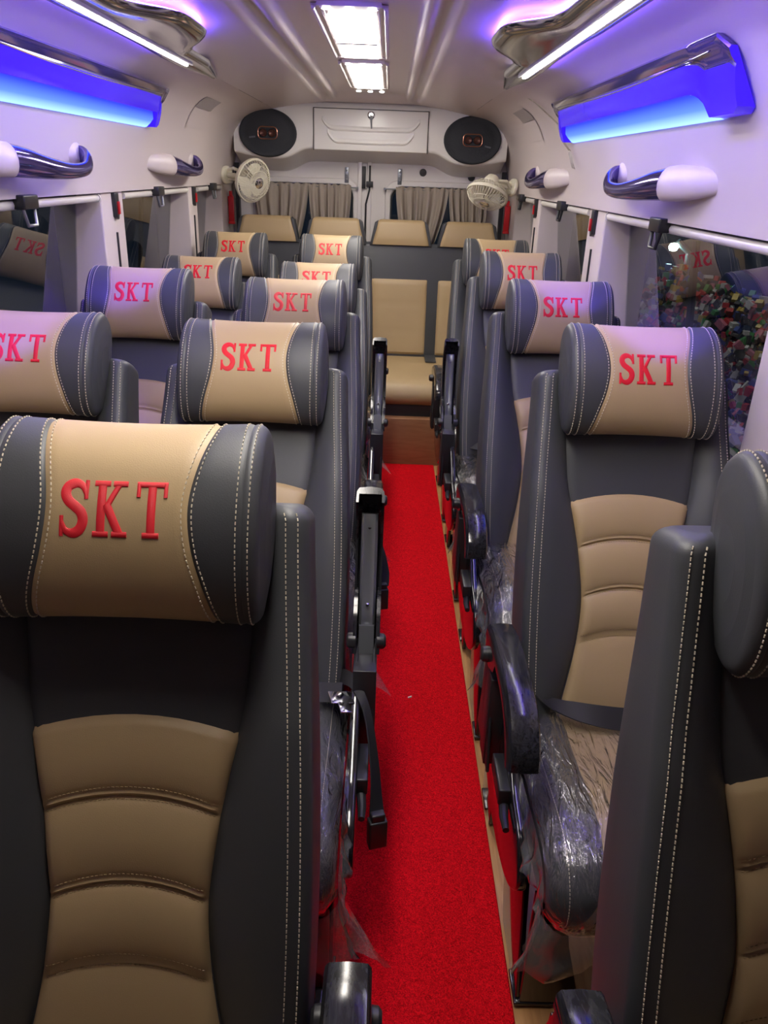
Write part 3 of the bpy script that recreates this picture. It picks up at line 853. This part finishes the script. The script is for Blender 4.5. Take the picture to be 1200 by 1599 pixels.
# ------------------------------------------------------------------ side vent panels with blue light
def wall_d(z):
    tab = sorted([(zz, d) for d, zz in cove()])
    return interp(tab, z)
def vent(s, ya, yb, label, mid):
    t = empty('lighting_panel', (CX+s*.76, 2.3, 1.61)); tag(t, label, 'light', 'violet light panels on the side walls')
    # outline: z range with slot cut at the bottom
    def P(y, z, off): return Vector((s*(wall_d(z)-.76-off), y-2.3, z-1.61))
    zt, zb = 1.672, 1.548
    m = MB(); rows = []
    ys = [lerp(ya, yb, i/80) for i in range(81)]
    def slot_top(y):
        a, b = ya+.14, yb-.05
        if y <= a or y >= b: return zb
        t_ = min(1, (y-a)/.10); u_ = min(1, (b-y)/.012)
        return zb+.046*math.sqrt(max(0, 1-(1-t_)**2))*math.sqrt(max(0,1-(1-u_)**2))
    for y in ys:
        e = min(y-ya, yb-y); cr = .02*(1-min(1, e/.02))**2
        top = zt-cr; r = []; lo = slot_top(y)+cr*.5
        for k, off in ((0,.003),(0,.014),(.05,.021),(.18,.024),(.3,.020),(.36,.024),(.6,.032),(.85,.036),(1,.036),(1,.030),(1,.003)):
            r.append(P(y, lerp(top, lo, k), off))
        rows.append(r)
    m.grid([r[:6] for r in rows]); m.build('panel_top', M_CHDARK if False else M_VENT, t, angle=50)
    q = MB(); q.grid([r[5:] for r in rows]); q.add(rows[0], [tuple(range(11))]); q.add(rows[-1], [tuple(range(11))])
    q.build('lower_band', M_ACRYL, t, angle=50)['label'] = 'violet blue band with LED glow painted in'
    b = MB(); rows = []
    for y in [lerp(ya+.142, yb-.052, i/40) for i in range(41)]:
        hi = slot_top(y); rows.append([P(y, hi, .026), P(y, lerp(hi,zb,.5), .020), P(y, zb, .010), P(y, zb-.002, .004)])
    b.grid(rows); b.build('blue_diffuser', M_BLUE, t)['label'] = 'glowing blue diffuser in the slot'
    c = MB()
    c.tube([P(y, zt-.02-.012*math.sin((y-ya)*2.1), .026) for y in ys[4:-4]], .0016, 6); c.build('trim_line', M_CHROME, t)
    return t
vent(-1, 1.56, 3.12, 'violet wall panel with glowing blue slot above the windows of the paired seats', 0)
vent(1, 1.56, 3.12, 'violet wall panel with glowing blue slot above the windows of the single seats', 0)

# ------------------------------------------------------------------ grab handles
def handle(s, ya, yb, label):
    m = (ya+yb)/2; L = (yb-ya)/2
    t = empty('grab_handle', (CX+s*.79, m, 1.43)); tag(t, label, 'handle', 'grab handles above the windows')
    def sec(y, z, out, a, b, n=18, tilt=.25):
        base = wall_d(1.43)-.79
        return [Vector((s*(base-out-a*math.cos(q/n*2*math.pi)+tilt*b*math.sin(q/n*2*math.pi)*.3), y, z+b*math.sin(q/n*2*math.pi))) for q in range(n)]
    bar = MB(); rows = []; N = 30
    tab = smooth_tab([(0,.040,-.004,.024,.036),(.15,.050,-.010,.021,.033),(.35,.060,-.020,.017,.026),(.6,.064,-.026,.014,.020),(.8,.062,-.020,.013,.019),(.92,.050,-.002,.014,.024),(.985,.028,.012,.014,.026),(1,.004,.016,.014,.024)], 42)
    for u, out, z, a, b in tab: rows.append(sec(-L+u*2*L, z, out, a, b))
    bar.grid(rows, cu=True); bar.fan(rows[0]); bar.fan(rows[-1])
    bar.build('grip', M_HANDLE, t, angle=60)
    ba = MB(); rows = []
    for u, out, z, a, b in ((-.42,-.020,.004,.006,.012),(-.36,-.006,.002,.012,.024),(-.22,.010,0,.020,.034),(-.08,.028,-.002,.024,.039),(.0,.038,-.004,.025,.038),(.012,.038,-.004,.022,.034)):
        rows.append(sec(-L+u*2*L, z, out, a, b))
    ba.grid(rows, cu=True); ba.fan(rows[0]); ba.fan(rows[-1])
    ba.build('base', M_TRIM, t, angle=60)
    ba = MB(); rows = []
    for k, (out, r) in enumerate(((-.012,.05),(.002,.045),(.010,.034),(.014,.022))):
        base = wall_d(1.43)-.79
        rows.append([Vector((s*(base-out), L*.97+r*1.1*math.cos(q/18*2*math.pi), .018+r*.8*math.sin(q/18*2*math.pi))) for q in range(18)])
    ba.grid(rows, cu=True); ba.fan(rows[-1]); ba.build('end_pad', M_TRIM, t, angle=60)
handle(-1, 1.93, 2.45, 'shiny grab handle with painted violet reflection beneath the violet panel beside the paired seats')
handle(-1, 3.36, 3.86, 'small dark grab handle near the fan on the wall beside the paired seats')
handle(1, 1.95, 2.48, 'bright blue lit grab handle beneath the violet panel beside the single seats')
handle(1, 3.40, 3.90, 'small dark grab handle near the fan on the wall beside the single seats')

# curtain rods over the windows, hooks, hammers
for s in (-1, 1):
    sd = 'paired' if s < 0 else 'single'
    for (a, b, w) in ((.2,2.66,'long front'),(2.92,3.84,'middle'),(4.05,4.60,'short rear')):
        m = MB(); x = CX+s*.822; m.tube([(x,a,1.322),(x,b,1.322)], .011, 12); m.tube([(x,b-.004,1.322),(x,b+.006,1.322)], .014, 12)
        tag(m.build('curtain_rod', M_WHITE), '%s white rod over the window beside the %s seats' % (w, sd), 'rod', 'white rods over the side windows')
    for k, (y, w) in enumerate(((2.09,'first window'),(3.30,'second window'),(4.32,'rear window'))):
        t = empty('coat_hook', (CX+s*.80, y, 1.33)); tag(t, 'dark coat hook above the %s beside the %s seats' % (w, sd), 'hook', 'coat hooks at the side windows')
        h = MB(); h.box((s*.0,0,.0), (.03,.085,.034)); h.build('clip', M_SATIN, t, bevel=.004)
        h = MB(); h.tube([(-s*.004,-.036,-.01),(-s*.010,-.026,-.055),(-s*.010,.022,-.055),(-s*.004,.034,-.01)], .005, 8); h.build('loop', M_STEEL if s < 0 else M_SATIN, t)
    for y, w in ((2.80,'wide'),(3.94,'far narrow')):
        t = empty('seat_belt_anchor', (CX+s*.812, y, 1.30)); tag(t, 'black belt anchor with red button on the %s pillar beside the %s seats' % (w, sd), 'belt anchor', 'belt anchors on the window pillars')
        h = MB(); h.prism([(-.02,.035),(.02,.035),(.024,-.02),(.008,-.05),(-.016,-.04)], 'yz', -.010, .010); h.build('anchor_body', M_SATIN, t, bevel=.003)
        h = MB(); h.box((-s*.012,.004,-.012), (.008,.014,.04)); h.build('red_button', M_REDPLASTIC, t, bevel=.002)
        h = MB(); h.box((0,0,-.24), (.006,.006,.30)); h.build('slot', M_RUBBER, t)
    t = MB(); x = CX+s*.795; t.box((x-s*.0,4.78,1.205), (.03,.028,.135)); t.box((x,4.78,1.285), (.018,.018,.03)); t.box((x,4.78,1.13), (.034,.034,.015))
    tag(t.build('emergency_hammer', M_REDPLASTIC, bevel=.003), 'slim red emergency hammer holder on the end pillar beside the %s seats' % sd, 'emergency hammer')
# small moulded wall vents
for s in (-1, 1):
    t = empty('wall_cover', (CX+s*.72, 3.78, 1.65)); tag(t, 'small square cover plate high on the wall above the %s seats' % ('paired' if s < 0 else 'single'), 'cover plate', 'cover plates high on the walls')
    m = MB(); rows = []
    for y in (-.15,.15): rows.append([Vector((s*(wall_d(z)-.72-.003), y, z-1.65)) for z in (1.575,1.60,1.625,1.65)])
    m.grid(rows); m.build('plate', M_TRIM, t)
    m = MB(); rows = []
    for y in (-.15,-.05,.05,.15): rows.append([Vector((s*(wall_d(z)-.72-.004), y, z-1.65)) for z in (1.652,1.67,1.69)])
    m.grid(rows); m.build('vent_recess', mat('grey_vent',(.36,.32,.32),.5), t)
# tape strip on right wall
m = MB(); rows = []
for i in range(25):
    z = lerp(1.70, 1.46, i/24); y = lerp(3.30, 3.02, i/24)+.01*math.sin(i*.5); d = wall_d(z)-.010-.010*abs(math.sin(i*.35))
    rows.append([Vector((CX+d, y, z)), Vector((CX+d-.004, y+.04, z+.004))])
m.grid(rows); tag(m.build('loose_film_strip', M_FILMHANG, fix=False), 'torn strip of clear film hanging at the end of a violet wall panel', 'film')

# ------------------------------------------------------------------ rear of the cabin: doors, windows, curtains
YD = 4.94
def rrect(x0, x1, z0, z1, r, n=6):
    out = []
    for cx, cz, a0 in ((x1-r,z1-r,0),(x0+r,z1-r,90),(x0+r,z0+r,180),(x1-r,z0+r,270)):
        for i in range(n+1):
            a = R(a0+90*i/n); out.append((cx+r*math.cos(a), cz+r*math.sin(a)))
    return out
def door_panel(name, x0, x1, w0, w1):
    z0, z1 = .0, 1.76; zi0, zi1 = .80, 1.352; r = .07
    inner = rrect(w0, w1, zi0, zi1, r); n = len(inner)
    outerp = []
    for (x, z) in inner:   # matching outer ring on the door border
        dx, dz = x-(w0+w1)/2, z-(zi0+zi1)/2
        outerp.append((x, z))
    m = MB()
    cxm, czm = (w0+w1)/2, (zi0+zi1)/2
    ring2 = []
    for i, (x, z) in enumerate(inner):
        q = i//7
        X = x1 if q in (0,3) else x0; Z = z1 if q in (0,1) else z0
        k = i % 7
        ring2.append((X, Z))
    A = [Vector((x, YD, z)) for x, z in inner]; B = [Vector((x, YD, z)) for x, z in ring2]
    for i in range(n):
        j = (i+1) % n
        if (B[i]-B[j]).length < 1e-6: m.add([A[i], A[j], B[i]], [(0,1,2)])
        else: m.add([A[i], A[j], B[j], B[i]], [(0,1,2,3)])
    # raised window surround
    def ringat(g, dy): return [Vector((x+(x-cxm)/abs(x-cxm)*g if abs(x-cxm) > .01 else x, YD+dy, z+(z-czm)/abs(z-czm)*g)) for x, z in inner]
    R1_, R2_, R3_, R4_ = ringat(.034, -.0005), ringat(.028,-.012), ringat(.004,-.014), ringat(-.002,.03)
    for a, b in ((R1_,R2_),(R2_,R3_),(R3_,R4_)): m.grid([a, b], cu=True)
    o = m.build(name, M_METALBODY, angle=40); struct(o)
    g = MB(); g.prism([(x,z) for x, z in ringat_xy(inner, cxm, czm, .001)], 'xz', YD+.02, YD+.024)
    gl = g.build('window_pane', M_GLASS, o, smooth=False)
    rb = MB(); rb.grid([ringat(-.001,.012), ringat(-.010,.014), ringat(-.010,.022)], cu=True); rb.build('window_seal', M_RUBBER, o)
    return o
def ringat_xy(inner, cx, cz, g): return [(x, z) for x, z in inner]
SX = -.150
dl = door_panel('door_1', -.93, SX-.016, -.775, -.215)
dr = door_panel('door_2', SX+.016, .70, .005, .55)
m = MB()
for s in (-1, 1):    # upright seam ribs
    m.box((SX+s*.028, YD-.006, .9), (.026,.016,1.7))
m.box((SX, YD+.01, .9), (.034,.01,1.76)); 
struct(m.build('trim_20', M_METALBODY, smooth=True, bevel=.004))
m = MB(); m.box((SX-.005, YD-.014, 1.395), (.022,.02,.12)); m.box((SX+.03, YD-.02, 1.36), (.04,.02,.03)); m.tube([(SX+.03,YD-.016,1.46),(SX+.03,YD-.016,1.33),(SX+.01,YD-.016,1.25),(SX+.008,YD-.016,.9)], .006, 8)
tag(m.build('door_latch', M_RUBBER, bevel=.002), 'dark latch rod between the two rear doors', 'latch')
for x, w in ((-.255,'of the curtained door behind the pairs'), (.055,'of the door with round plugs')):
    m = MB(); m.box((x, YD-.01, 1.405), (.024,.016,.085)); 
    for z in (1.43,1.405,1.38): m.lathe([(0,-.004),(.006,-.004),(.006,.002)], (x, YD-.02, z), (0,1,0), 10)
    tag(m.build('hinge_bracket', M_STEEL, bevel=.003), 'small steel bracket above the window '+w, 'bracket', 'brackets on the rear doors')
for x, w in ((.19,'near the door seam'), (.475,'next to the tilted fan')):
    m = MB(); m.lathe([(0,-.008),(.018,-.007),(.021,-.002),(.021,.004)], (x, YD, 1.432 if x < .3 else 1.415), (0,1,0), 20)
    tag(m.build('rubber_plug', M_RUBBER), 'round black plug on the rear door, '+w, 'plug', 'black plugs on a rear door')
# curtain rods + curtains
for x0, x1, w in ((-.80,-.19,'behind the pairs'), (-.03,.58,'with round plugs')):
    m = MB(); m.tube([(x0,YD-.045,1.338),(x1,YD-.045,1.338)], .004, 8); m.box((x0,YD-.02,1.338), (.012,.06,.012)); m.box((x1,YD-.02,1.338), (.012,.06,.012))
    tag(m.build('curtain_rod', M_STEEL), 'thin metal rod holding the curtains of the rear door '+w, 'rod', 'thin rods on the rear doors')
def curtain(x0, x1, bx0, bx1, label, seed, vis=.55):
    m = MB(); rows = []; N = 90; H = .50
    for j in range(24):
        d = j/23; z = 1.352-H*d; a = lerp(x0, bx0, min(1,d*1.35)**1.6); b = lerp(x1, bx1, min(1,d*1.35)**1.6); r = []
        for i in range(N+1):
            u = i/N; x = lerp(a, b, u); uu = u+.03*math.sin(u*9+seed)
            amp = .006+.012*min(1, d*3)
            y = YD-.052+amp*(math.sin(uu*math.pi*2*5+seed)+.5*math.sin(uu*math.pi*2*9+seed*2)) - .01*d
            if j == 0: y = YD-.048+.004*math.sin(u*90)
            r.append(Vector((x, min(y, YD-.022), z+.004*math.sin(u*40+seed)*(1-d))))
        rows.append(r)
    m.grid(rows); o = m.build('curtain', M_CURT, angle=180, fix=False)
    o.modifiers.new('thick', 'SOLIDIFY').thickness = .002
    tag(o, label, 'curtain', 'curtains on the rear doors')
curtain(-.80,-.475,-.73,-.55, 'taupe curtain beside the upright fan on the rear door', 1.0)
curtain(-.475,-.225,-.43,-.26, 'taupe curtain by the door seam, behind the paired seats', 2.1)
curtain(.035,.345,.10,.25, 'taupe curtain by the door seam, under a round black plug', 3.3)
curtain(.345,.575,.41,.56, 'taupe curtain behind the downward tilted fan', 4.2)
# inner corner seals at the rear
m = MB()
for x in (CX-.775, CX+.775): m.box((x, 4.90, .95), (.02,.05,1.0))
struct(m.build('trim_21', M_RUBBER, smooth=False))

# ------------------------------------------------------------------ rear cabinet with speakers
t = empty('overhead_cabinet', (CX, 4.82, 1.5)); tag(t, 'white overhead cabinet across the rear with two speaker bulges', 'cabinet')
def cab_bottom(d):
    d = abs(d)
    return 1.532-.058*math.exp(-((d-.56)/.16)**4) if d < .56 else lerp(1.474, 1.505, ((d-.56)/.20)**1.5)
N = 60; topz = lambda d: 1.768-.035*(abs(d)/.76)**3-(.03 if abs(d) > .75 else 0)
ds = [lerp(-.752,.752,i/N) for i in range(N+1)]
m = MB(); rows = []
for d in ds:
    b, tp = cab_bottom(d)-1.5, topz(d)-1.5; e = .0
    rows.append([Vector((d, .12, b-.06)), Vector((d, -.07, b-.004)), Vector((d, -.098, b)), Vector((d, -.108, b+.006)), Vector((d, -.112, b+.016)), Vector((d,-.118,lerp(b,tp,.5))), Vector((d, -.110, tp-.03)), Vector((d,-.10,tp-.012)), Vector((d, -.085, tp)), Vector((d, .12, tp))])
m.grid(rows); m.add(rows[0], [tuple(range(10))]); m.add(rows[-1], [tuple(range(10))])
m.build('cabinet_body', M_CAB, t, angle=50)
d = MB()
d.box((.0,-.119,.131), (.622,.012,.203)); 
dd = d.build('cabinet_door', M_CAB, t, bevel=.005); 
g = MB(); 
for (a, b, c_, e_) in ((-.3125,0,.003,.207),(.3125,0,.003,.207)): g.box((a,-.1175,.131), (.004,.008,.209))
g.box((0,-.1175,.2345), (.628,.008,.003)); g.build('door_gap', M_RUBBER, dd, smooth=False)
g = MB()
for z0, k in ((.135,.265),(.072,.235)):
    P = smooth_tab([(-k,.045),(-k*.92,.02),(-k*.80,.002),(-k*.55,0),(0,-.002),(k*.55,0),(k*.80,.002),(k*.92,.02),(k,.045)], 48)
    rows = []
    for x, z in P: rows.append([Vector((x,-.126,z0+z+.016)), Vector((x,-.137,z0+z+.004)), Vector((x,-.138,z0+z-.002)), Vector((x,-.126,z0+z-.010))])
    g.grid(rows)
g.build('moulded_ridge', M_CAB, dd, angle=70)
k = MB(); k.lathe([(0,-.022),(.010,-.022),(.013,-.018),(.014,-.008),(.020,-.006),(.021,0)], (0,-.124,.207), (0,1,0), 24)
lk = k.build('lock', M_CHROME, dd)
k = MB(); k.tube([(0,-.15,.205),(.002,-.152,.17),(.004,-.148,.14)], [.006,.005,.0035], 8); k.box((.001,-.150,.195), (.016,.004,.022)); k.build('key', M_STEEL, t, bevel=.001)
for s, w in ((-1,'upright'), (1,'tilted')):
    sp = empty('speaker', (CX+s*.560-.002, 4.70, 1.602)); tag(sp, 'black oval speaker in the cabinet end above the %s fan' % w, 'speaker', 'oval speakers in the rear cabinet')
    m = MB(); rows = []; n = 48
    for r, y in ((1.04,.0),(1.035,-.006),(.985,-.009),(.95,-.006),(.75,-.010),(.45,-.013),(.2,-.014),(.01,-.014)):
        rows.append([Vector((.152*r*math.cos(q/n*2*math.pi), y, .116*r*math.sin(q/n*2*math.pi))) for q in range(n)])
    m.grid(rows, cu=True); m.build('grille', M_MESH, sp, angle=60)
    m = MB(); rr_ = rrect(-.052,.052,-.030,.030,.022)
    m.tube([(x,-.017,z) for x, z in rr_], .003, 8, closed=True); m.build('badge_rim', M_COPPER, sp)
    for x in (-.024,.024):
        m = MB(); m.lathe([(0,-.020),(.010,-.021),(.017,-.026),(.020,-.022),(.021,-.012)], (x,0,0), (0,1,0), 20); m.build('tweeter', mat('bronze_dark',(.12,.05,.04),.4,metal=.6), sp)
    m = MB(); m.box((-.085 if s < 0 else .085,-.0125,-.022 if s < 0 else -.03), (.034,.003,.008), Matrix.Rotation(R(-8 if s < 0 else 12),3,'Y')); m.build('name_mark', mat('grey_mark',(.12,.13,.15),.3), sp)

# ------------------------------------------------------------------ fans
def fan(loc, nrm, wall_pt, label):
    t = empty('wall_fan', loc); tag(t, label, 'fan', 'small fans in the rear corners')
    ax = Vector(nrm).normalized(); u = ax.orthogonal().normalized(); w = ax.cross(u)
    def P(r, a, h): return ax*h+(u*math.cos(a)+w*math.sin(a))*r
    RR = .108
    prof_f = [(.030,.052),(.060,.050),(.082,.040),(.100,.022),(RR,.0)]; prof_b = [(RR,0),(.102,-.022),(.085,-.042),(.055,-.052),(.034,-.054)]
    for nm, pf in (('front_grille',prof_f), ('rear_grille',prof_b)):
        m = MB()
        pf2 = smooth_tab(pf, 12)
        for q in range(44):
            a = q/44*2*math.pi; m.tube([P(r, a+.35*(1-r/RR), h) for r, h in pf2], .0014, 5, cap=False)
        for r, h in (pf[0], pf[2], pf[1]): m.tube([P(r, q/40*2*math.pi, h) for q in range(40)], .0016, 5, closed=True)
        m.build(nm, M_FAN, t)
    m = MB(); m.lathe([(RR-.004,-.008),(RR+.004,-.008),(RR+.006,0),(RR+.004,.008),(RR-.004,.008),(RR-.004,-.008)], (0,0,0), ax, 48); m.build('rim', M_FAN, t)
    m = MB(); m.lathe([(0,.060),(.018,.059),(.028,.054),(.032,.046)], (0,0,0), ax, 24); h = m.build('hub_cap', M_CHROME, t)
    for k in range(3):
        m = MB(); a0 = k*2*math.pi/3; rows = []
        for j in range(9):
            a = a0+j/8*1.5; rows.append([P(r, a+.3*(r/.1), (j/8-.5)*.034+.004) for r in (.02,.045,.07,.09)])
        m.grid(rows); b = m.build('blade', M_FAN, t, fix=False)
    m = MB(); m.lathe([(0,-.105),(.030,-.102),(.040,-.085),(.042,-.055),(.034,-.035),(.0,-.03)], (0,0,0), ax, 24); m.build('motor', M_FAN, t)
    m = MB(); wp = Vector(wall_pt)-Vector(loc); bk = ax*-.08
    for s in (-1, 1): m.tube([bk+w*.03*s, bk.lerp(wp,.45)+w*.035*s+Vector((0,0,.01)), wp+Vector((0,0,.02*s))], .008, 8)
    m.tube([bk, wp], .014, 10); m.build('mounting_arm', M_FAN, t)
    m = MB(); d = (wp-bk).normalized(); m.lathe([(0,-.012),(.040,-.012),(.046,-.004),(.046,.006)], wp, d, 24); m.build('wall_plate', M_FAN, t)
fan((-.735,4.50,1.362), (.74,-.64,-.22), (-.895,4.60,1.385), 'ivory caged fan standing upright in the corner, turned toward the aisle')
fan((.515,4.42,1.335), (-.28,-.42,-.86), (.655,4.50,1.375), 'ivory caged fan in the corner, tilted to face steeply down')

# ------------------------------------------------------------------ rear bench
t = empty('bench_seat', (CX, 4.3, 0)); tag(t, 'wide four place grey and beige bench across the rear', 'bench seat')
BC = [(-.69,.335),(-.30,.325),(.072,.325),(.457,.325)]
def rx(x): return x-CX
def by(z): return lerp(4.56, 4.665, (z-.44)/.62)-4.3     # front face of the bench back
g = MB()
g.prism([(by(.40),.40),(by(1.05),1.05),(by(1.05)+.02,1.06),(by(1.05)+.07,1.05),(by(.4)+.17,.40)], 'yz', -.745, .745)
g.build('seat_back', M_GREY, t, bevel=.01)
for x, w in BC:
    x = rx(x)
    m = MB(); rows = []
    for i in range(26):
        z = lerp(.445, .868, i/25); r = []
        seam = -.0035*sum(math.exp(-((z-q)/.006)**2) for q in (.585,.73))
        end = min(1, (z-.445)/.02, (.868-z)/.02)
        for u in (-1,-.97,-.9,-.7,-.35,0,.35,.7,.9,.97,1):
            e = min(1, (1-abs(u))/.08, max(0,end))**.5
            r.append(Vector((x+u*w/2, by(z)-.001-(.012+seam)*e+.004*(1-e), z)))
        rows.append(r)
    m.grid(rows); m.build('back_panel', M_BEIGE, t)['label'] = 'beige lower back panel'
    m = MB(); rows = []
    for i in range(19):
        z = lerp(1.05, 1.182, i/18); t_ = i/18; hw = lerp(w/2, w/2-.030, t_)
        r = []
        rr_ = .022; dz = max(0, (z-(1.182-rr_))/rr_); ins = rr_*(1-math.sqrt(max(0,1-dz*dz)))
        y0 = by(1.05)-.02+lerp(-.012*math.sin(math.pi*t_), .015, t_)+ins; y1 = by(1.05)+.075-ins
        for u, yy in ((-1,.5),(-1,.12),(-.96,.02),(-.85,0),(-.4,0),(0,0),(.4,0),(.85,0),(.96,.02),(1,.12),(1,.5),(.9,1),(0,1),(-.9,1)):
            r.append(Vector((x+u*(hw-ins*.6), lerp(y0,y1,yy), z)))
        rows.append(r)
    m.grid(rows, cu=True); m.fan(rows[0]); m.fan(rows[-1]); h = m.build('bench_headrest', M_BEIGE, t, angle=60); h['label'] = 'beige trapezoid headrest'
    for s in (-1, 1):
        gs = MB(); gs.prism([(x+s*(w/2-.005),1.045),(x+s*(w/2+.014),1.045),(x+s*(w/2-.012),1.165),(x+s*(w/2-.032),1.178)], 'xz', by(1.05)-.012, by(1.05)+.07)
        gs.build('headrest_side', M_GREY, h, bevel=.003)
CB = smooth_tab([(4.60,.435),(4.40,.440),(4.15,.448),(4.02,.446),(3.945,.425),(3.915,.385),(3.915,.345),(3.945,.315)], 42)
m = MB(); rows = []
for y, z in CB:
    rows.append([Vector((x, y-4.3, z+(.0 if abs(x) < .73 else -.01))) for x in [lerp(-.745,.745,i/40) for i in range(41)]])
m.grid(rows); m.box((0,.10,.37), (1.47,.62,.10)); m.build('seat_cushion', M_BEIGE, t, angle=60)
m = MB()
for xa in (-.495,-.1135,.265):
    m.box((rx(xa),.18,.4465), (.062,.20,.006), Matrix.Rotation(R(-.5),3,'X'))
m.build('cushion_strip', M_GREY, t)
m = MB(); m.box((0,-.03,.285), (1.47,.66,.06)); m.build('bench_frame', M_RUBBER, t, smooth=False)
m = MB(); m.box((0,.02,.1275), (1.49,.86,.255)); m.build('bench_box', M_BOXWOOD, t, bevel=.003)['label'] = 'plain brown wooden base box'

# ------------------------------------------------------------------ outside at night, right: market goods and a lamp
m = MB(); rnd = random.Random(3)
goods_m = [mat('goods_%s' % n, c_, .4) for n, c_ in (('red',(.55,.05,.06)),('white',(.6,.6,.62)),('green',(.08,.30,.10)),('blue',(.08,.12,.4)),('pink',(.6,.2,.3)),('yellow',(.55,.4,.08)),('dark',(.04,.04,.05)))]
for i in range(2600):
    y = rnd.uniform(2.2, 7.0); z = rnd.uniform(.0, .80)-.10*rnd.random(); x = 2.4+(.80-z)*-.7+rnd.uniform(0,.15)
    m.box((x, y, z), (rnd.uniform(.015,.05), rnd.uniform(.02,.07), rnd.uniform(.02,.06)), Matrix.Rotation(rnd.uniform(0,3),3,'Z') @ Matrix.Rotation(rnd.uniform(0,1),3,'X'), mi=rnd.choice([0,0,1,1,2,3,4,5,6,6,6]))
tag(m.build('market_goods', goods_m, smooth=False), 'colourful packets heaped on a roadside stall outside the window', 'goods', kind='stuff')
m = MB(); m.box((2.55,5.0,.20), (.1,5.4,.42)); m.box((2.0,5.0,-.25), (1.2,5.4,.1))
tag(m.build('market_stall', mat('dark_stall',(.05,.05,.06),.8), smooth=False), 'dark stall standing outside the window by the single seats', 'stall')
for k, y in enumerate((3.9, 5.6)):  # unseen bulbs added to brighten the goods outside
    t = empty('added_stall_lamp', (1.75,y,2.3)); tag(t, 'added bulb lighting the roadside stall, out of view', 'lamp', 'added bulbs above the stall')
    m = MB(); m.lathe([(0,-.05),(.04,-.03),(.05,0),(.03,.04),(0,.05)], (0,0,0), (0,0,1), 14); m.build('bulb', emit_mat('added_bulb_light', (1,.9,.75), 220), t)
    m = MB(); m.tube([(0,0,.05),(0,0,.5)], .006, 6); m.build('cord', M_RUBBER, t)
t = empty('street_lamp', (2.70,7.3,-1.05)); tag(t, 'small greenish white lamp glowing outside the window', 'lamp')
m = MB(); m.tube([(0,0,0),(0,0,1.9),(-.12,0,2.0)], .03, 10); m.build('pole', M_STEEL, t)
m = MB(); m.lathe([(0,-.035),(.03,-.028),(.042,0),(.03,.028),(0,.035)], (-.15,0,1.95), (0,0,1), 16); m.build('lamp_globe', M_LAMPOUT, t)
